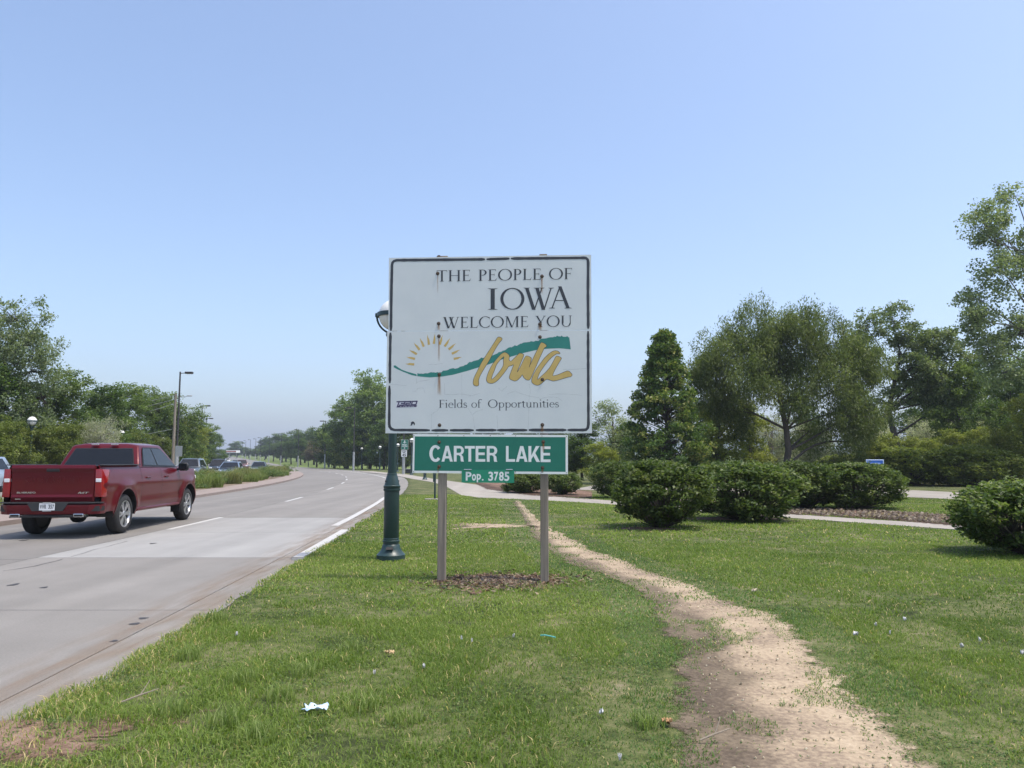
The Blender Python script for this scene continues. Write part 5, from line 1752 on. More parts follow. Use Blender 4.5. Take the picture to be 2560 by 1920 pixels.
# 2 willow
rng = np.random.default_rng(5)
wl = [(-3.6, 0, 8.0, 1.9, 1.9, 1.5), (-1.2, .5, 9.6, 2.2, 2, 1.6), (1.4, -.3, 9.3, 2.2, 2, 1.5), (3.6, .4, 8.2, 1.9, 2, 1.5), (-4.2, .4, 5.9, 1.5, 1.8, 1.6), (-2.3, -1.2, 6.4, 2, 1.8, 1.7), (.2, 1.4, 7.2, 2.2, 2, 1.6), (2.6, -1.2, 6.4, 2, 1.8, 1.6),
      (4.4, .5, 5.6, 1.4, 1.7, 1.6), (3.6, -.8, 3.9, 1.5, 1.6, 1.3), (-2.6, 1.0, 4.3, 1.4, 1.5, 1.1), (2.2, 1.6, 3.2, 1.6, 1.4, 1.0), (4.2, .2, 2.5, 1.1, 1.2, .9), (5.4, .2, 7.2, 1.4, 1.6, 1.4), (-4.9, -.2, 7.2, 1.1, 1.4, 1.1), (5.2, -.3, 4.6, 1.3, 1.4, 1.2), (.6, -1.6, 5.2, 1.6, 1.3, 1.1), (0, 0, 8.2, 2.2, 1.8, 1.2)]
wt = [(0, 0, 0), (.05, 0, 1.0), (.25, 0, 2.0), (.2, .1, 3.2), (.0, .2, 4.6), (-.3, .3, 6.2)]
wil = build_tree(wl, wt, n=680, seed=5, twig=.3, tr=.25, shell=.25, leaves=140, cr=.62, L=.20, W=.055, flat=.8, up=.35, droop=1.1, hang=.85, cols=G_WIL)
d = 47
place_tree(wil, (X(1962, d), d, 0), 'broad drooping willow tree above the round bushes', 'willow_tree', sz=1.07)

# 3 cottonwoods
cl = [(-2.6, 0, 11.4, 1.2, 1.5, 1.5), (-.5, .3, 12.2, 1.3, 1.5, 1.3), (1.0, .5, 10.8, 1.7, 1.7, 1.5), (3.0, 0, 10.2, 1.5, 1.5, 1.4), (-2.2, -.4, 8.8, 1.3, 1.4, 1.3), (.8, -.5, 8.2, 1.9, 1.8, 1.4), (3.6, .3, 7.8, 1.6, 1.5, 1.2), (2.6, -.3, 5.9, 1.5, 1.5, .9), (-1.0, .2, 6.2, 1.1, 1.3, .9), (4.8, 0, 9.0, 1.0, 1.2, .9), (4.2, .2, 6.4, 1.3, 1.4, 1.0), (1.2, .4, 6.6, 1.6, 1.5, 1.0), (-3.2, .2, 10.0, 1.1, 1.2, 1.0), (2.0, .3, 9.2, 1.7, 1.6, 1.2)]
ct = [(-.5, 0, 0), (-.6, 0, 1.6), (-.9, 0, 3.4), (-1.2, .1, 5.2), (-.6, .2, 7.4), (0, .3, 9.6)]
cot = build_tree(cl, ct, n=520, seed=8, twig=.5, tr=.28, shell=.35, leaves=60, cr=.52, L=.16, W=.13, up=.3, cols=((.04, .06, .022), (.07, .095, .038), (.10, .125, .06), (.15, .17, .095)))
d = 57
place_tree(cot, (X(2270, d), d, 0), 'open cottonwood with dark leaning trunk right of the willow', 'cottonwood_tree')
# 4 tall pale cottonwood at the right edge
bl_ = [(-3.3, 0, 15.4, 1.2, 1.4, 1.2), (-1.6, .4, 14.4, 1.5, 1.5, 1.5), (-2.6, -.3, 12.6, 1.5, 1.6, 1.1), (-3.5, .2, 10.8, 1.5, 1.5, 1.0), (-4.1, -.2, 9.5, 1.2, 1.4, .8), (-3.3, .2, 8.2, 1.3, 1.4, .9), (-2.6, .1, 6.6, 1.4, 1.4, .9), (-1.4, .2, 8.8, 1.6, 1.5, 1.2), (.8, .2, 13.6, 2, 2, 2.4), (1.4, .3, 16.6, 1.6, 1.6, 1.4), (.5, 0, 10, 2.2, 2, 1.6), (2.8, 0, 11.5, 2, 2, 2), (-1.2, .2, 17.1, 1.0, 1.1, .8)]
bt = [(1.3, 0, 0), (1.2, 0, 2.4), (.8, 0, 5), (.2, .1, 8), (-.2, .2, 11), (-.4, .2, 14)]
big = build_tree(bl_, bt, n=600, seed=21, twig=.5, tr=.30, lr=.36, bark=BARK_PALE, shell=.3, leaves=62, cr=.5, L=.14, W=.11, up=.2, bright=2.3, cols=G_PALE)
d = 44
bigo = place_tree(big, (X(2640, d), d, 0), 'very tall pale leaved cottonwood cut by the right edge', 'cottonwood_tree')
mb = MB()
rb = np.random.default_rng(3)
br0 = limb(mb, (-.3, 0, 12.6), (-3.0, -.2, 14.3), .07, .03, rb, sag=-.1)
for e in ((-3.7, -.3, 15.7), (-3.4, -.1, 15.2), (-3.1, 0, 15.0), (-3.85, -.2, 15.0)):
    limb(mb, (-2.6, -.2, 14.0), e, .03, .008, rb, n=4, sides=4)
mb.build('dead_branch', BARK_PALE, bigo, True)
# generic broadleaf stock used for the rest
def stock(seed, H, R, n=230, cols=G_MID, low=.18, L=.19, W=.13, leaves=52, cr=.55, lobes=9, tr=.17, shell=.45, twig=.35, topw=1.0, **kw):
    r = np.random.default_rng(seed)
    lb = []
    for k in range(lobes):
        t = (k + .5) / lobes
        z = H * (low + (1 - low) * (.12 + .80 * t))
        spread = R * math.sin(math.pi * (.18 + .66 * t)) * (.75 if t < .8 else .5 * topw)
        a = r.uniform(0, 2 * math.pi)
        q = r.uniform(.35, .75) * spread
        rr2 = R * r.uniform(.36, .52)
        lb.append((q * math.cos(a), q * math.sin(a), z, rr2 * 1.1, rr2 * 1.1, min(rr2 * .85, H * .16)))
    tk = [(0, 0, 0), (r.uniform(-.1, .1), 0, H * .2), (r.uniform(-.2, .2), r.uniform(-.2, .2), H * .45), (r.uniform(-.3, .3), r.uniform(-.2, .2), H * .75)]
    return build_tree(lb, tk, n=n, seed=seed, tr=tr, leaves=leaves, cr=cr, L=L, W=W, cols=cols, shell=shell, twig=twig, **kw)
S_A = stock(31, 9, 3.6, cols=G_MID, n=290)
S_B = stock(32, 9, 3.2, cols=G_DARK, n=300, low=.08)
S_C = stock(33, 6, 2.6, cols=G_YEL, n=210, low=.05, L=.15, W=.10, cr=.42, leaves=56)
S_D = stock(34, 7, 2.6, cols=G_PALE, n=150, low=.25, leaves=36, L=.16, W=.10, twig=.8)
S_O = stock(35, 4.2, 2.3, cols=G_OLIVE, n=190, low=.05, leaves=70, L=.13, W=.035, cr=.42, twig=.7, droop=.7, up=.1, bark=BARK_PALE)
S_P = stock(36, 6.2, 3.0, cols=G_PURP, n=220, low=.22, leaves=48, L=.16, W=.11)
S_R = stock(37, 5.2, 2.5, cols=G_DARK, n=190, low=.27, leaves=60, L=.20, W=.15, cr=.5)
S_F = stock(38, 14, 5.2, cols=G_MID, n=360, low=.15, L=.30, W=.22, leaves=44, cr=.85, lobes=12, tr=.3)
S_G = stock(39, 12, 4.6, cols=G_DARK, n=330, low=.04, L=.30, W=.22, leaves=48, cr=.85, lobes=12, tr=.26)
TOPS = {}
def T(st, px, d, label, H0, top, name='tree', rz=0.0, wide=None, group=None, cat='tree', zbase=None):
    """stock tree whose top shows at row `top`"""
    zb = ramp(d) if zbase is None else zbase
    if st[1].name not in TOPS:
        co = np.empty(len(st[1].vertices) * 3, np.float32)
        st[1].vertices.foreach_get('co', co)
        TOPS[st[1].name] = float(np.percentile(co[2::3], 99.7))
    s = (Z(top, d) - zb) / TOPS[st[1].name]
    return place_tree(st, (X(px, d), d, zb), label, name, rz, wide or s, s, group, cat)
# -- right side, behind the linden and willow
gR = 'trees beyond the park road'
T(S_D, 1530, 52, 'thin yellowish young tree between the sign and the linden', 6.6, 1000, 'young_tree', .4, group=gR)
T(S_B, 1455, 60, 'dark bushy tree hard right of the green name board', 8.6, 1058, 'broadleaf_tree', 1.0, .72, gR)
T(S_C, 1500, 50, 'low green shrub tree left of the linden foot', 5.8, 1105, 'shrub_tree', 2.0, .62, gR)
T(S_C, 1800, 50, 'yellow green small tree between linden and willow', 5.8, 965, 'shrub_tree', .6, .95, gR)
T(S_C, 1872, 54, 'olive green small tree under the left side of the willow', 5.8, 1000, 'shrub_tree', 3.6, .9, gR)
T(S_O, 1925, 58, 'silvery grey shrub behind the willow trunk', 4.0, 1040, 'silver_shrub', .5, 1.2, gR)
T(S_O, 2040, 60, 'silvery grey shrub right of the willow trunk', 4.0, 1055, 'silver_shrub', 2.2, 1.3, gR)
T(S_O, 2190, 62, 'silvery grey shrub left of the leaning cottonwood trunk', 4.0, 1050, 'silver_shrub', 3.1, 1.25, gR)
T(S_O, 2330, 62, 'silvery grey shrub right of the leaning cottonwood trunk', 4.0, 1045, 'silver_shrub', 4.4, 1.3, gR)
T(S_O, 2440, 58, 'silvery grey shrub below the dark tree at right', 4.0, 1040, 'silver_shrub', 5.4, 1.2, gR)
T(S_A, 2405, 56, 'dark green rounded tree between the two cottonwoods', 8.6, 905, 'broadleaf_tree', 1.7, .82, gR)
T(S_A, 2150, 75, 'green tree filling the gap behind willow and cottonwood', 8.6, 960, 'broadleaf_tree', 4.0, .9, gR)
T(S_A, 2545, 60, 'green tree low behind the tall pale cottonwood', 8.6, 880, 'broadleaf_tree', .9, 1.0, gR)
T(S_D, 2470, 66, 'thin pale tree between the dark tree and the tall cottonwood', 6.6, 935, 'young_tree', 2.9, 1.5, gR)
T(S_A, 2330, 70, 'green tree closing the gap right of the open cottonwood', 8.6, 930, 'broadleaf_tree', 5.6, .95, gR)
T(S_B, 2500, 52, 'dark tree under the tall pale cottonwood', 8.6, 1000, 'broadleaf_tree', 2.7, .7, gR)
T(S_C, 2570, 46, 'yellow green tree at the right edge above the far bushes', 5.8, 985, 'shrub_tree', 1.2, .8, gR)
T(S_B, 1760, 72, 'dark tree glimpsed behind the linden at its right', 8.6, 1010, 'broadleaf_tree', 5.0, .95, gR)
T(S_B, 1560, 72, 'dark tree glimpsed behind the linden at its left', 8.6, 1060, 'broadleaf_tree', 0.5, .8, gR)
T(S_B, 2290, 80, 'dark tree low behind the open cottonwood', 8.6, 1020, 'broadleaf_tree', 2.2, 1.0, gR)
T(S_B, 2010, 82, 'dark tree far behind the willow', 8.6, 985, 'broadleaf_tree', 3.3, 1.1, gR)
T(S_B, 1400, 78, 'dark tree hidden behind the right end of the name board', 8.6, 1065, 'broadleaf_tree', 3.9, .9, gR)
# -- behind the road bend, left of the sign
gB = 'tall trees behind the road bend'
for px, d_, top, st, H0, w, lab in ((925, 150, 928, S_F, 13.4, 1.25, 'tallest tree left of the welcome sign'), (868, 158, 985, S_F, 13.4, 1.2, 'tall tree second left of the welcome sign'), (985, 145, 985, S_F, 13.4, 1.1, 'tall tree half hidden by the left edge of the sign'),
                               (836, 170, 1050, S_G, 11.5, 1.2, 'dark tree at the left foot of the tall trees'), (905, 146, 1060, S_G, 11.5, .8, 'dark tree below the tallest tree left of the sign'), (960, 138, 1050, S_G, 11.5, .85, 'dark tree right behind the near lamp pole'),
                               (1010, 135, 1062, S_G, 11.5, .85, 'dark tree behind the airport sign'), (1070, 150, 1060, S_G, 11.5, 1.0, 'dark tree behind the gap between the boards'), (1140, 150, 1060, S_F, 13.4, 1.0, 'tree hidden behind the name board, left part'), (1230, 140, 1060, S_G, 11.5, 1.0, 'tree hidden behind the name board, middle part'), (1320, 120, 1070, S_G, 11.5, .9, 'tree hidden behind the name board, right part')):
    T(st, px, d_, lab, H0, top, 'bend_tree', px * .7, w, gB)
T(S_C, 862, 160, 'yellowish tree with light leaves at the bend', 5.8, 1085, 'bend_tree', .3, 1.4, gB)
T(S_C, 885, 147, 'yellow leaved tree beside the street light at the bend', 5.8, 1078, 'bend_tree', 1.3, 1.2, gB)
# undergrowth that closes the wood's foot at the bend
for i, (px, d_) in enumerate(((830, 185), (850, 178), (872, 168), (895, 162), (918, 158), (942, 153), (966, 150), (990, 146), (1015, 142), (1040, 140), (1066, 135))):
    T(S_B, px, d_, ('first', 'second', 'third', 'fourth', 'fifth', 'sixth', 'seventh', 'eighth', 'ninth', 'tenth', 'last')[i] + ' low dark undergrowth tree at the foot of the bend wood, counted from the left', 8.6, 1118 + (i % 3) * 8, 'undergrowth_tree', i * 1.1, .62, 'undergrowth at the foot of the bend wood')
# -- receding row right of the far road
gF = 'row of trees right of the far road'
T(S_P, 792, 188, 'purple leaved round tree at the median tip', 5.9, 1100, 'plum_tree', .4, 1.25, gF)
for i, (px, d_, top, st, H0, w) in enumerate(((752, 245, 1098, S_R, 5.0, 1.5), (728, 262, 1100, S_R, 5.0, 1.5), (705, 300, 1104, S_R, 5.0, 1.6), (683, 330, 1109, S_R, 5.0, 1.6), (662, 380, 1114, S_R, 5.0, 1.7), (642, 430, 1122, S_R, 5.0, 1.7), (622, 480, 1124, S_R, 5.0, 1.8))):
    T(st, px, d_, ('first', 'second', 'third', 'fourth', 'fifth', 'sixth', 'seventh')[i] + ' round dark street tree left of the purple tree', H0, top, 'street_tree', i * .9, w, gF)
for i, (px, d_, top, w) in enumerate(((822, 205, 1062, 1.15), (785, 250, 1070, 1.3), (742, 320, 1076, 1.5), (700, 380, 1084, 1.6), (665, 460, 1094, 1.6), (715, 330, 1088, 1.3), (762, 290, 1080, 1.3))):
    T(S_G, px, d_, ('first', 'second', 'third', 'fourth', 'fifth', 'sixth', 'seventh')[i] + ' hazy tree of the back row right of the far road', 11.5, top, 'back_tree', i * 1.7, w, gF)
for i, (px, d_, top, w) in enumerate(((592, 560, 1104, 1.9), (575, 640, 1120, 1.7), (612, 620, 1118, 1.6), (556, 700, 1124, 1.6), (530, 520, 1122, 1.2), (548, 420, 1136, .7), (560, 400, 1137, .7))):
    T(S_G, px, d_, ('dark tree against the far hills', 'far tree left of the dark one', 'far tree right of the dark one', 'small far tree near the road end', 'far tree left of the road end', 'round median tree far up the road', 'second round median tree far up the road')[i], 11.5, top, 'distant_tree', i * 1.7, w, 'distant trees before the hills')
# -- left of the road
gL = 'trees on the far side of the road'
S_L = stock(41, 10, 5.0, cols=((.05, .07, .032), (.075, .10, .05), (.11, .135, .075), (.15, .17, .11)), n=520, low=.12, leaves=56, cr=.5, L=.15, W=.10, lobes=15, tr=.24, twig=.9)
T(S_L, -15, 46, 'large pale leaved tree at the left edge', 9.9, 748, 'broadleaf_tree', .8, .88, gL)
T(S_B, -60, 44, 'dark tree cut by the left edge', 8.6, 900, 'broadleaf_tree', .3, .9, gL)
T(S_A, 130, 50, 'green tree right of the large pale tree', 8.6, 925, 'broadleaf_tree', 2.3, .85, gL)
T(S_B, 235, 56, 'dark tree behind the silvery shrub', 8.6, 965, 'broadleaf_tree', 1.1, .92, gL)
T(S_A, 300, 72, 'green tree above the pickup cab', 8.6, 958, 'broadleaf_tree', 3.7, .95, gL)
T(S_A, 375, 82, 'green tree left of the wooden utility pole', 8.6, 968, 'broadleaf_tree', 5.2, 1.0, gL)
T(S_A, 425, 84, 'green tree behind the wooden utility pole', 8.6, 985, 'broadleaf_tree', .2, 1.05, gL)
T(S_C, 468, 105, 'light green tree right of the tall street light', 5.8, 1042, 'broadleaf_tree', 2.9, 1.35, gL)
T(S_A, 505, 128, 'rounded tree beyond the second street light', 8.6, 1060, 'broadleaf_tree', 1.9, 1.0, gL)
T(S_A, 452, 95, 'broad tree over the sidewalk lamp', 8.6, 1068, 'broadleaf_tree', 4.9, .85, gL)
T(S_B, 530, 160, 'last tree of the left row before the road end', 8.6, 1085, 'broadleaf_tree', .9, 1.0, gL)
T(S_B, 480, 118, 'dark low tree by the left road edge', 8.6, 1100, 'broadleaf_tree', 3.4, .9, gL)
T(S_O, 248, 47, 'silvery drooping shrub above the pickup rear window', 4.0, 1044, 'silver_shrub', 1.6, .9, gL)
gV = 'leafy bushes along the far walk'
S_V = stock(44, 6, 2.6, cols=((.04, .056, .014), (.062, .082, .020), (.09, .108, .028), (.125, .138, .04)), n=230, low=.02, L=.15, W=.10, cr=.42, leaves=60)
for i, (px, d_, top, w) in enumerate(((-20, 41, 1040, .62), (40, 42.5, 1055, .6), (100, 44, 1062, .62), (160, 46, 1050, .62), (215, 48, 1075, .62), (275, 52, 1085, .6), (335, 66, 1075, .7), (395, 79, 1085, .7))):
    T(S_V, px, d_, ('bush cut by the left edge', 'bush left of the first far globe lamp', 'bush right of the first far globe lamp', 'bush left of the silvery shrub', 'bush below the silvery shrub', 'bush behind the second far globe lamp', 'bush right of the second far globe lamp', 'bush left of the wooden pole foot')[i] + ', yellow green and leafy', 5.8, top, 'leafy_bush', i * 1.9, w, gV, 'bush')

# ------------------------------------------------------------------ round park bushes
def bush_meshes(seed, R=1.0, H=1.5, n=330, foot=.34, L=.080, W=.048, leaves=40, cr=.17, cols=None, bright=1.75):
    r = np.random.default_rng(seed)
    P = []
    for k in range(n):
        u = r.uniform()
        a = r.uniform(0, 2 * math.pi)
        z = H * (.13 + .84 * u)
        prof = math.sqrt(max(.02, 1 - ((u - .52) / .54) ** 2)) if u > .52 else foot + (1 - foot) * math.sin(math.pi / 2 * min(1, u / .50)) ** .8
        bump = 1 + .16 * math.sin(2 * a + seed) * math.sin(1 + 3 * u + seed) + .11 * math.sin(3 * a + seed) * math.sin(2 + 4 * u) + .07 * math.sin(7 * a + 5 * u + seed)
        rad = R * prof * bump * (.80 + .22 * r.uniform() ** .7)
        if r.uniform() < .22: rad *= r.uniform(.3, .9)
        if r.uniform() < .07: rad *= r.uniform(1.03, 1.14)
        P.append((rad * math.cos(a), rad * math.sin(a), z + r.normal() * .03, r.uniform(.5, 1.35)))
    for k in range(int(n * .22)):
        a, q = r.uniform(0, 2 * math.pi), R * .8 * math.sqrt(r.uniform())
        P.append((q * math.cos(a), q * math.sin(a), H * (.97 - .30 * (q / R) ** 2) + r.normal() * .03, r.uniform(.8, 1.3)))
    P = np.array(P)
    mb = MB()
    for p in P[::3]:
        b = np.array([p[0] * .09, p[1] * .09, .0])
        limb(mb, b, p[:3] * np.array([.96, .96, .97]), .016, .005, r, sag=-.06, n=4, sides=4)
    cm = crown_mesh('foliage', P, r, leaves=leaves, cr=cr, L=L, W=W, flat=.8, up=.55, droop=.45,
                    bright=bright, cols=cols or ((.022, .038, .012), (.035, .056, .016), (.052, .078, .022), (.085, .11, .036), (.13, .145, .065)))
    return (mb.mesh('stems', BARK, True), cm)
BU1, BU2, BU3, BU4, BU5 = bush_meshes(51), bush_meshes(52, n=360, foot=.45), bush_meshes(53, foot=.62, n=360), bush_meshes(54, foot=.7, n=370), bush_meshes(56, foot=.5, n=300)
def bush(st, px, py, R, H, label, rz):
    c = G(px, py)
    o = empty('round_bush', (c.x, c.y, .03), rz)
    o.scale = (R, R, H / 1.5)
    for nm, me in zip(('stems', 'foliage'), st):
        link(nm, me, o)
    return tag(o, label, 'bush', 'rounded dark green park bushes')
bush(BU1, 1652, 1322, 1.06, 1.44, 'nearest round bush on a narrow foot, right of the sign', .3)
bush(BU4, 1862, 1303, 1.28, 1.40, 'wide low round bush right behind the nearest one', 1.3)
bush(BU3, 2140, 1274, 1.38, 1.38, 'big round bush in front of the blue notice board', 2.5)
bush(BU2, 2000, 1274, 1.15, 1.40, 'round bush left of the one before the blue board', 4.1)
bush(BU5, 1545, 1247, 1.05, 1.44, 'round bush peeping out left behind the nearest bush', 2.1)
bush(BU5, 1408, 1238, .80, .95, 'small low round bush beside the right sign post', 1.1)
bush(BU4, 1310, 1234, .95, .92, 'small low bush under the population plate', .2)
bush(BU2, 2566, 1389, 1.04, 1.12, 'dark round bush cut by the right edge of the frame', 5.2)
HB = bush_meshes(57, n=380, foot=.75, L=.085, W=.05, leaves=62, cr=.17, cols=((.035, .05, .012), (.06, .078, .017), (.09, .105, .024), (.13, .14, .036)), bright=2.2)
gH = 'yellow green bushes beyond the park road'
for i, (px, d_, top, w, lab) in enumerate(((2178, 47, 1112, .55, 'yellow green bush beside the blue notice board'), (2250, 48, 1102, .62, 'yellow green bush below the open cottonwood'), (2330, 47, 1108, .60, 'yellow green bush third right of the blue board'),
                                     (2415, 46, 1098, .62, 'yellow green bush fourth right of the blue board'), (2490, 45, 1085, .66, 'yellow green bush left of the right edge clump'), (2120, 50, 1120, .5, 'yellow green bush under the right side of the willow'))):
    c_ = (X(px, d_), d_, 0)
    if i % 2 == 0:
        T(S_C, px, d_ + 1, lab, 5.8, top - 12, 'hedge_bush', i * 1.3, w * .85, gH, 'bush')
        continue
    o = empty('hedge_bush', c_, i * 1.3)
    hh_ = Z(top + 14, d_)
    o.scale = (w * (3.3 + (i % 3) * .5), w * 3.9, hh_ / 1.62)
    for nm, me in zip(('stems', 'foliage'), HB):
        link(nm, me, o)
    tag(o, lab, 'bush', gH)
for i, (px, d_, top, w, lab) in enumerate(((2215, 50, 1085, .62, 'loose tall shrub rising behind the blue board bush'), (2290, 51, 1092, .58, 'loose shrub between the second and third far bush'), (2372, 50, 1075, .62, 'loose tall shrub right of the third far bush'), (2455, 49, 1068, .6, 'loose tall shrub behind the fourth far bush'), (2535, 48, 1078, .62, 'loose tall shrub near the right edge'))):
    T(S_C, px, d_, lab, 5.8, top, 'loose_shrub', i * 2.3 + .7, w, gH, 'bush')
# ------------------------------------------------------------------ planted median
def blades(C, H, W, lean, rng, bend=.5):
    """two-piece grass blades; C (n,3) feet"""
    n = len(C)
    a = rng.uniform(0, 2 * math.pi, n)
    D = np.stack([np.cos(a), np.sin(a), np.zeros(n)], 1) * (lean * rng.uniform(.3, 1.3, n))[:, None]
    b = a + math.pi / 2 + rng.normal(size=n) * .5
    S = np.stack([np.cos(b), np.sin(b), np.zeros(n)], 1)
    H = np.asarray(H).reshape(-1, 1) * np.ones((n, 1)); W = np.asarray(W).reshape(-1, 1) * np.ones((n, 1))
    up = np.array([0, 0, 1.0])
    m = C + up * H * .58 + D * H * .32
    t = C + up * H * (1 - .25 * (lean ** 2 if np.isscalar(lean) else (lean ** 2)[:, None] * 1.0)) + D * H
    V = np.stack([C - S * W / 2, C + S * W / 2, m + S * W * .42, m - S * W * .42, t], 1)
    base = np.arange(n)[:, None] * 5
    T3 = np.concatenate([base + np.array([[0, 1, 2]]), base + np.array([[0, 2, 3]]), base + np.array([[3, 2, 4]])], 0)
    return V.reshape(-1, 3), T3
def clump_mesh(seed, H=.75, R=.38, n=420, cols=((.08, .11, .03), (.13, .165, .05), (.19, .215, .085))):
    r = np.random.default_rng(seed)
    C = np.zeros((n, 3)); q = R * np.sqrt(r.uniform(0, 1, n)); a = r.uniform(0, 6.283, n)
    C[:, 0], C[:, 1] = q * np.cos(a), q * np.sin(a)
    V, F_ = blades(C, H * r.uniform(.55, 1.1, n), .016 * r.uniform(.7, 1.4, n), .55, r)
    cols = np.array(cols)
    t = r.uniform(0, .999, n) * (len(cols) - 1); i = t.astype(int); f = (t - i)[:, None]
    c = cols[i] * (1 - f) + cols[i + 1] * f
    return np_mesh('blades', V, F_, BLADE, np.repeat(c * 1.35, 5, axis=0))
CL = [clump_mesh(61), clump_mesh(62, .6, .5, 460), clump_mesh(63, .9, .4, 420, ((.10, .115, .04), (.16, .17, .07), (.24, .23, .12)))]
herb = [crown_mesh('herb', np.column_stack([r_.normal(size=(60, 2)) * .26, np.abs(r_.normal(size=60)) * .16 + .16, r_.uniform(.7, 1.3, 60)]), r_, leaves=22, cr=.13, L=.07, W=.03,
        cols=((.035, .06, .02), (.06, .09, .03), (.10, .13, .05))) for r_ in (np.random.default_rng(71), np.random.default_rng(72))]
YELLOW = mat('yellow_petals', (.62, .55, .06), .6)
rng = np.random.default_rng(99)
k = 0
for y in np.concatenate([np.arange(24, 60, 1.05), np.arange(60, 118, 1.7)]):
    for row in range(3):
        yy = y + rng.uniform(-.4, .4)
        x = -13.35 - row * .95 - off(yy) + rng.uniform(-.3, .3)
        if rng.uniform() < (.6, .3, .12)[row]: continue
        if rng.uniform() < .72:
            me, nm, lab, gr, cat_ = CL[int(rng.integers(0, 3))], 'fountain_plant', 'arching clump of ornamental grass in the median bed', 'ornamental grass clumps in the median', 'plant'
            s = rng.uniform(.5, 1.22)
        else:
            me, nm, lab, gr, cat_ = herb[int(rng.integers(0, 2))], 'median_herb', 'low dark leafy perennial in the median bed', 'leafy perennials in the median', 'plant'
            s = rng.uniform(1.0, 1.6)
        o = link(nm, me)
        o.location = (x, yy, .11)
        o.scale = (s * 1.1, s * 1.1, s * (.85 if y < 40 else 1.0))
        o.rotation_euler = (0, 0, rng.uniform(0, 6.28))
        tag(o, lab, cat_, gr)
        k += 1
for i, (px, d_) in enumerate(((545, 48), (606, 56), (684, 72), (711, 84), (520, 43))):
    o = empty('yellow_flower', (X(px, d_), d_, .11))
    tag(o, ('yellow flower below the black suv', 'yellow flower below the silver blue sedan', 'yellow flower right of the grey teal sedan', 'yellow flower near the median tip', 'yellow flower nearest the pickup mirror')[i], 'flower', 'yellow flowers in the median')
    MB().tube([(0, 0, 0), (.02, 0, .78)], .008, 5).build('stalk', BLADE, o)
    fl = MB()
    for q in range(6):
        a = q * math.pi / 3
        fl.poly([(.02, 0, .78), (.02 + .05 * math.cos(a - .4), .05 * math.sin(a - .4), .80), (.02 + .11 * math.cos(a), .11 * math.sin(a), .81), (.02 + .05 * math.cos(a + .4), .05 * math.sin(a + .4), .80)])
    fl.build('petals', YELLOW, o)

# ------------------------------------------------------------------ lawn grass
def seg_dist(P, Q):
    """signed-less distance from points P to polyline Q"""
    best = np.full(len(P), 1e9)
    for a, b in zip(Q[:-1], Q[1:]):
        d = b - a
        t = np.clip(((P - a) @ d) / (d @ d + 1e-12), 0, 1)
        best = np.minimum(best, np.linalg.norm(P - (a + t[:, None] * d), axis=1))
    return best
def inside(P, poly):
    x, y = P[:, 0], P[:, 1]
    c = np.zeros(len(P), bool)
    n = len(poly)
    for i in range(n):
        x1, y1 = poly[i]; x2, y2 = poly[(i + 1) % n]
        cond = (y1 > y) != (y2 > y)
        xi = (x2 - x1) * (y - y1) / (y2 - y1 + 1e-12) + x1
        c ^= cond & (x < xi)
    return c
path_poly = np.concatenate([PA, PB[::-1]])[:, :2]
walk_poly = np.concatenate([WA, WB[::-1]])[:, :2]
park_poly = np.concatenate([QA, QB[::-1]])[:, :2]
mul_polys = [np.concatenate([MA, MBs[::-1]])[:, :2], np.concatenate([_a, _b[::-1]])[:, :2]]
sign_c = G(1246, 1462); bush_c = G(1618, 1326); bush_c2 = G(1830, 1300); bare_c = G(1225, 1318); bare2 = G(60, 1868); lampf = G(977, 1404)
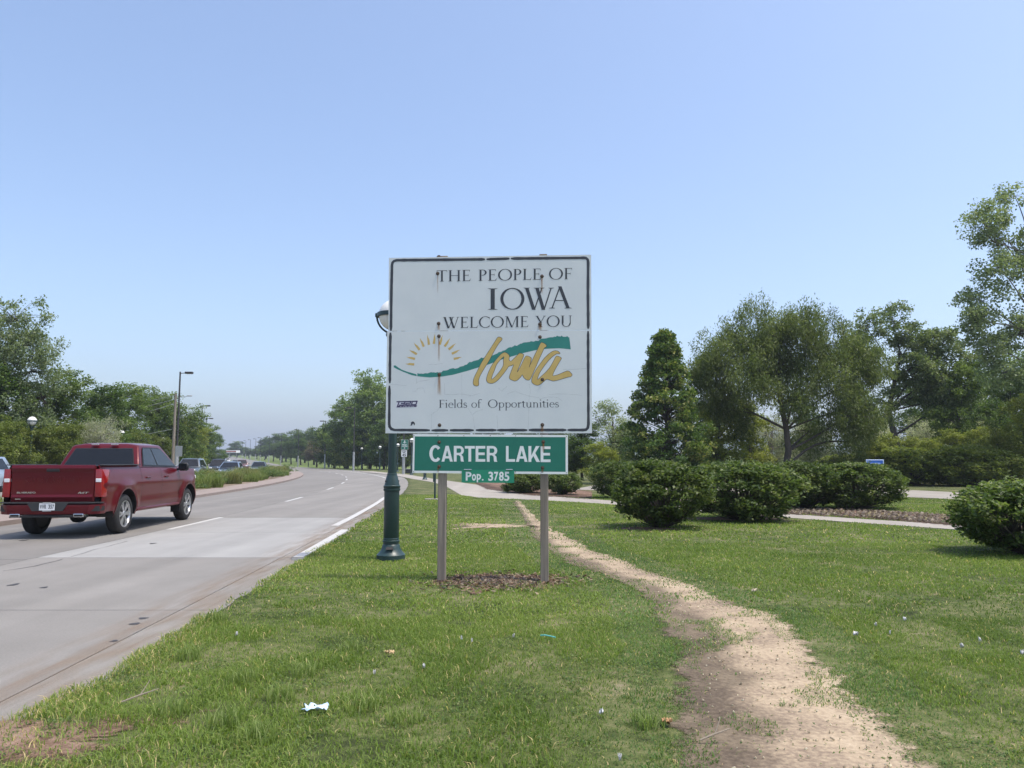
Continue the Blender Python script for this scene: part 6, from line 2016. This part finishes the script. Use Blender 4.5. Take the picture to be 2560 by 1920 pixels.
def grass_field(name, dmin, dmax, dens, h0, w0, seed, label):
    r = np.random.default_rng(seed)
    # sample over the camera's wedge
    area = .74 * (dmax ** 2 - dmin ** 2)
    n = int(area * dens)
    y = np.sqrt(r.uniform(dmin ** 2, dmax ** 2, n))
    x = r.uniform(-.74, .74, n) * y
    P = np.stack([x, y], 1)
    ed = -2.54 - .045 * y - .0006 * y * y - 3.2e-6 * y ** 3 + (vnoise(y, 0 * y, .5, 3) - .5) * .11 + (vnoise(y, 0 * y, .17, 4) - .5) * .05
    keep = x > ed - .05
    keep &= ~inside(P, walk_poly) & ~inside(P, park_poly)
    P = P[keep]; x, y = P[:, 0], P[:, 1]
    n1 = vnoise(x, y, 1.6, 11); n2 = vnoise(x, y, .45, 12); n3 = vnoise(x, y, .16, 13); n4 = vnoise(x, y, 5.0, 14)
    d = np.full(len(P), 1.0)
    inp = inside(P, path_poly)
    dist = np.minimum(seg_dist(P, PA[:, :2]), seg_dist(P, PB[:, :2]))
    d = np.where(inp, np.where((n2 * .75 + n3 * .35 > .72) & (dist < .75), .6, np.where(dist < .10, .45, np.where(n3 + n2 > 1.55, .25, .008))), d)
    near_path = ~inp & (dist < .5)
    d = np.where(near_path, np.where(n2 * .6 + n3 * .6 + dist > .55, .85, .25), d)
    for mp in mul_polys:
        d = np.where(inside(P, mp), .01, d)
    def ell(c, rx, ry): return ((x - c.x) / rx) ** 2 + ((y - c.y) / ry) ** 2
    e = ell(sign_c, .78, .62); d = np.where(e < 1, np.where(n3 * .5 + n2 * .6 > .66, .5, .07), d)
    e = ell(bush_c, .6, .4); d = np.where(e < 1, .05, d)
    e = ell(bush_c2, 1.25, .5); d = np.where(e < 1, .05, d)
    e = ell(bare_c, .9, .8); d = np.where(e < 1, np.where(n2 > .5, .45, .16), d)
    e = ell(bare2, .6, .34); d = np.where(e < 1, .25, d)
    # thin spots in the near left corner
    thin = np.clip((5.2 - y) / 2.0, 0, 1) * (n2 * .7 + n1 * .5 > .66)
    d = d * (1 - .8 * thin) * np.where(n1 * .55 + n2 * .55 < .37, .42, 1)
    keep = r.uniform(0, 1, len(P)) < d
    P = P[keep]; x, y = P[:, 0], P[:, 1]
    n1, n2, n4, inp, near_path, dist = n1[keep], n2[keep], n4[keep], inp[keep], near_path[keep], dist[keep]
    m = len(P)
    rough = np.clip((.9 - x) / 2.2, 0, 1) * np.clip((8.5 - y) / 3.0, 0, 1)          # longer, tufty near the road
    edge = np.clip(1 - (x - (-2.54 - .045 * y - .0006 * y * y - 3.2e-6 * y ** 3)) / .35, 0, 1)
    H = h0 * r.uniform(.45, 1.15, m) * (.62 + .55 * n2 + .25 * n1) * (1 + .65 * rough * n2 + .15 * edge)
    H = np.where(inp, H * .8, np.where(near_path, H * .72, H))
    Wd = w0 * r.uniform(.6, 1.4, m)
    C = np.stack([x, y, np.full(m, .027)], 1)
    V, F_ = blades(C, H, Wd, 1.0, r)
    a = np.array([[.034, .060, .013], [.056, .094, .019], [.086, .132, .026], [.125, .172, .042], [.19, .215, .085]])
    n5 = vnoise(x, y, 2.6, 15)
    t = np.clip(n4 * .40 + n1 * .30 + n5 * .28 + r.uniform(0, 1, m) * .46 - .30 + .12 * rough, 0, .999) * 4
    i = t.astype(int); f = (t - i)[:, None]
    c = a[i] * (1 - f) + a[np.minimum(i + 1, 4)] * f
    blue = (near_path | inp) & (r.uniform(0, 1, m) < .75)
    c = np.where(blue[:, None], c * np.array([.72, .86, 1.25]), c)
    dry = r.uniform(0, 1, m) < (.035 + .10 * edge + .08 * rough * (n1 > .5))
    c = np.where(dry[:, None], np.array([[.30, .255, .13]]) * r.uniform(.7, 1.2, (m, 1)), c)
    o = link(name, np_mesh(name, V, F_, BLADE, np.repeat(c * np.array([2.0, 1.88, 1.9]), 5, axis=0)))
    tag(o, label, 'grass', kind='stuff')
    return m
nb = grass_field('lawn_grass', 2.6, 7.5, 6000, .042, .0048, 201, 'short green lawn grass in the foreground')
nb += grass_field('lawn_grass', 7.5, 14, 1700, .046, .0088, 202, 'short green lawn grass around the sign')
nb += grass_field('lawn_grass', 14, 34, 330, .048, .019, 203, 'short green lawn grass out to the sidewalk')
# clover and broad weeds low in the turf
def weed_patch(seed, n, dmin, dmax, L, label):
    r = np.random.default_rng(seed)
    y = np.sqrt(r.uniform(dmin ** 2, dmax ** 2, n)); x = r.uniform(-.74, .74, n) * y
    P = np.stack([x, y], 1)
    k = (vnoise(x, y, .7, 41) * .6 + vnoise(x, y, .22, 42) * .5 > .64) & (x > -2.5 - .045 * y - .0006 * y * y - 3.2e-6 * y ** 3) & ~inside(P, path_poly) & ~inside(P, walk_poly)
    k |= (r.uniform(0, 1, n) < .05) & inside(P, path_poly) & (vnoise(x, y, .3, 43) > .62)
    P = P[k]; m = len(P)
    C = np.column_stack([P, .035 + r.uniform(0, .022, m)])
    l = L * r.uniform(.6, 1.4, m)
    V, F_ = leaf_quads(C, l, l * .72, r, 1.4, .0)
    cc = np.array([[.06, .105, .03], [.09, .145, .042], [.13, .18, .06], [.17, .20, .065]])[r.integers(0, 4, m)] * r.uniform(.8, 1.2, (m, 1)) * 1.35
    o = link('clover', np_mesh('clover', V, F_, LEAF, np.repeat(cc, 4, axis=0)))
    tag(o, label, 'weeds', kind='stuff')
weed_patch(501, 90000, 2.6, 8.0, .016, 'clover and broad leaved weeds in the foreground turf')
weed_patch(502, 60000, 8.0, 16.0, .026, 'clover and broad leaved weeds in the turf round the sign')
# seedy stalks and tufts
def tuft(px, py, H, n, seed, label, cols):
    r = np.random.default_rng(seed)
    c = G(px, py)
    q = .10 * np.sqrt(r.uniform(0, 1, n)); a = r.uniform(0, 6.283, n)
    C = np.stack([q * np.cos(a), q * np.sin(a), np.zeros(n)], 1)
    V, F_ = blades(C, H * r.uniform(.5, 1.1, n), .0055 * r.uniform(.7, 1.3, n), .7, r)
    cols = np.array(cols); t = r.uniform(0, .999, n) * (len(cols) - 1); i = t.astype(int); f = (t - i)[:, None]
    o = link('grass_tuft', np_mesh('grass_tuft', V, F_, BLADE, np.repeat(cols[i] * (1 - f) + cols[i + 1] * f, 5, axis=0)))
    o.location = (c.x, c.y, .028)
    tag(o, label, 'grass tuft', 'longer grass tufts in the lawn')
gt = ((.12, .185, .045), (.19, .26, .07), (.30, .34, .14))
TL_ = ('tallest grass tuft at the bottom edge, left of the blue scrap', 'grass tuft at the bottom edge just below the blue scrap', 'grass tuft near the road edge right of the last slab joint', 'grass tuft just above the blue plastic scrap', 'grass tuft between the blue scrap and the dry twig', 'grass tuft right of and below the blue scrap', 'grass tuft below the sign, left of the tan leaf', 'grass tuft just left of the blue plastic scrap', 'grass tuft right of the blue scrap near the bottom', 'grass tuft on the left lip of the dirt path', 'grass tuft right of the forked twig by the road', 'grass tuft beside the road edge below the lamp foot')
for i, (px, py, H) in enumerate(((560, 1830, .20), (640, 1870, .18), (470, 1660, .20), (760, 1700, .17), (600, 1720, .19), (1010, 1820, .15), (880, 1640, .16), (700, 1760, .17), (905, 1790, .16), (1620, 1830, .15), (430, 1800, .16), (540, 1560, .17))):
    tuft(px, py, H * .72, 120, 300 + i, TL_[i], gt)

# ------------------------------------------------------------------ mulch chips, gravel, litter
def chips(name, pts, size, cols, seed, label, z=.04):
    r = np.random.default_rng(seed)
    n = len(pts)
    C = np.column_stack([pts, np.full(n, z) + r.uniform(0, .012, n)])
    L = size * r.uniform(.5, 1.6, n)
    N = unit(np.column_stack([r.normal(size=(n, 2)) * .45, np.ones(n)]))
    A = r.normal(size=(n, 3)); A = unit(A - N * np.sum(A * N, 1, keepdims=True)); S = np.cross(N, A)
    w = (L * r.uniform(.22, .5, n))[:, None]; L = L[:, None]
    top = [C - A * L / 2 - S * w / 2, C + A * L / 2 - S * w * .35, C + A * L / 2 + S * w * .4, C - A * L / 2 + S * w / 2]
    V = np.stack([t + N * .004 for t in top] + [t - N * .004 for t in top], 1).reshape(-1, 3)
    b = np.arange(n)[:, None] * 8
    F_ = np.concatenate([b + np.array([q]) for q in ([0, 1, 2, 3], [0, 4, 5, 1], [1, 5, 6, 2], [2, 6, 7, 3], [3, 7, 4, 0])], 0)
    cols = np.array(cols)
    c = cols[r.integers(0, len(cols), n)] * r.uniform(.7, 1.25, (n, 1))
    o = link(name, np_mesh(name, V, F_, BLADE, np.repeat(c, 8, axis=0)))
    tag(o, label, 'chips', kind='stuff')
CH = ((.08, .052, .036), (.16, .10, .066), (.26, .18, .125), (.42, .34, .26), (.15, .13, .12))
r = np.random.default_rng(404)
q = np.minimum(1.6, np.abs(r.normal(size=1900)) * .62); a = r.uniform(0, 6.283, 1900)
chips('mulch_chips', np.column_stack([sign_c.x + .76 * q * np.cos(a), sign_c.y + .58 * q * np.sin(a)]), .045, CH, 1, 'brown wood chips scattered under the welcome sign')
u = r.uniform(0, 1, 5200); v = r.uniform(0, 1, 5200); ii = (u * (len(MA) - 1)).astype(int)
chips('mulch_chips', MA[ii] * (1 - v[:, None]) + MBs[ii] * v[:, None], .11, ((.13, .10, .08), (.22, .175, .14), (.33, .28, .23)), 2, 'grey brown bark chips beyond the sidewalk', .052)
u = r.uniform(0, 1, 1500); v = r.uniform(.05, .95, 1500); ii = (u ** .7 * (len(PA) - 1)).astype(int)
chips('path_gravel', PA[ii] * (1 - v[:, None]) + PB[ii] * v[:, None], .012, ((.40, .33, .25), (.52, .45, .36), (.62, .56, .48)), 3, 'fine gravel and crumbs on the dirt path', .038)
SCRAP = mat('white_paper', (.78, .78, .80), .8, var=(.66, .66, .68), vscale=30)
TEALR = mat('teal_ribbon', (.10, .42, .38), .5)
PBLUE = mat('pale_blue_plastic', (.42, .62, .82), .45, var=(.70, .80, .88), vscale=16)
def crumple(name, px, py, s, material, seed, label, group=None, cat='litter', long=1.0, lift=.03):
    r = np.random.default_rng(seed)
    c = G(px, py, .05)
    nu, nv = 9, 6
    V = []
    for i in range(nu):
        for j in range(nv):
            x = (i / (nu - 1) - .5) * s * long; y = (j / (nv - 1) - .5) * s * .7
            V.append((c.x + x + r.normal() * s * .05, c.y + y + r.normal() * s * .05, .045 + lift * r.uniform(.2, 1.3)))
    F_ = [(i * nv + j, (i + 1) * nv + j, (i + 1) * nv + j + 1, i * nv + j + 1) for i in range(nu - 1) for j in range(nv - 1) if r.uniform() > .12]
    o = MB().add(V, F_).build(name, material, None, True)
    sm = o.modifiers.new('thick', 'SOLIDIFY'); sm.thickness = .002
    tag(o, label, cat, group)
crumple('plastic_scrap', 790, 1773, .11, PBLUE, 5, 'crumpled pale blue plastic scrap lying in the foreground grass', long=1.3, lift=.026)
SL_ = tuple('small white paper scrap ' + q for q in ('left of the teal ribbon', 'second left of the teal ribbon', 'third left of the teal ribbon', 'below and left of the teal ribbon', 'just below the tan dry leaf', 'near the left lip of the dirt path', 'by the road edge left of the sign', 'largest in the lawn right of the path', 'highest in the lawn right of the path', 'in the far right part of the lawn, lower', 'between two others right of the path', 'in the far right part of the lawn, upper', 'cut by the right edge of the frame', 'lowest of the cluster right of the path', 'at the bottom edge left of the path'))
for i, (px, py, s) in enumerate(((1284, 1595, .03), (1180, 1607, .02), (1154, 1600, .022), (1060, 1672, .03), (936, 1688, .025), (1503, 1787, .05), (592, 1590, .03), (2140, 1590, .07), (2262, 1553, .05), (2405, 1620, .05), (2190, 1567, .03), (2450, 1605, .035), (2555, 1637, .04), (2225, 1586, .025), (1550, 1903, .03))):
    crumple('paper_scrap', px, py, s * .5, SCRAP, 20 + i, SL_[i], 'white paper scraps in the grass', lift=.035)
crumple('dry_leaf', 1885, 1480, .05, mat('dry_leaf', (.55, .48, .36), .8), 60, 'pale curled dry leaf on the lawn right of the dirt path', cat='leaf', lift=.04)
crumple('dry_leaf', 975, 1635, .07, mat('tan_leaf', (.46, .34, .18), .8), 61, 'tan curled dry leaf in the grass below the sign', cat='leaf', lift=.03)
crumple('dry_leaf', 1668, 1808, .06, mat('rust_leaf', (.42, .25, .12), .8), 62, 'rusty dry leaf beside the dirt path at the bottom', cat='leaf', lift=.03)
c = G(1370, 1612)
rb = MB().tube([(c.x - .06, c.y, .075), (c.x - .03, c.y - .02, .082), (c.x + .01, c.y - .03, .078), (c.x + .06, c.y - .05, .07)], .006, 6).build('ribbon_scrap', TEALR)
tag(rb, 'thin teal plastic ribbon lying in the grass below the sign', 'litter')
TW = mat('twig', (.30, .25, .19), .9)
for i, (px, py, L, a, lab) in enumerate(((350, 1752, .20, .4, 'dry forked twig in the weeds near the road edge'), (1788, 1852, .16, 0.05, 'thin straight twig on the dirt path'), (2335, 1212, 2.2, .2, 'fallen bare branch beside the park road'))):
    c = G(px, py, .05)
    k_ = 1 if L < 1 else 4
    m_ = MB()
    m_.tube([(c.x - L / 2 * math.cos(a), c.y - L / 2 * math.sin(a), .055), (c.x, c.y, .065 + .02 * k_), (c.x + L / 2 * math.cos(a), c.y + L / 2 * math.sin(a), .06 + .05 * k_)], [.005 * k_, .005 * k_, .003 * k_], 6)
    m_.tube([(c.x, c.y, .065 + .02 * k_), (c.x + L * .3 * math.cos(a + .6), c.y + L * .3 * math.sin(a + .6), .08 + .08 * k_)], [.004 * k_, .002 * k_], 5)
    tag(m_.build('twig', TW), lab, 'twig')

# ------------------------------------------------------------------ haze
hz = MB().box((-700, 2350, 69.4), (9400, 5700, 141)).build('haze', [])
hm = bpy.data.materials.new('haze_air')
hm.use_nodes = True
nt = hm.node_tree
for n_ in list(nt.nodes): nt.nodes.remove(n_)
out_ = nt.nodes.new('ShaderNodeOutputMaterial')
pv = nt.nodes.new('ShaderNodeVolumePrincipled')
pv.inputs['Color'].default_value = (.80, .88, 1.0, 1)
pv.inputs['Density'].default_value = .00038
pv.inputs['Anisotropy'].default_value = .2
nt.links.new(pv.outputs[0], out_.inputs['Volume'])
hz.data.materials.clear(); hz.data.materials.append(hm)
tag(hz, 'thin pale summer haze in the air', 'haze', kind='stuff')
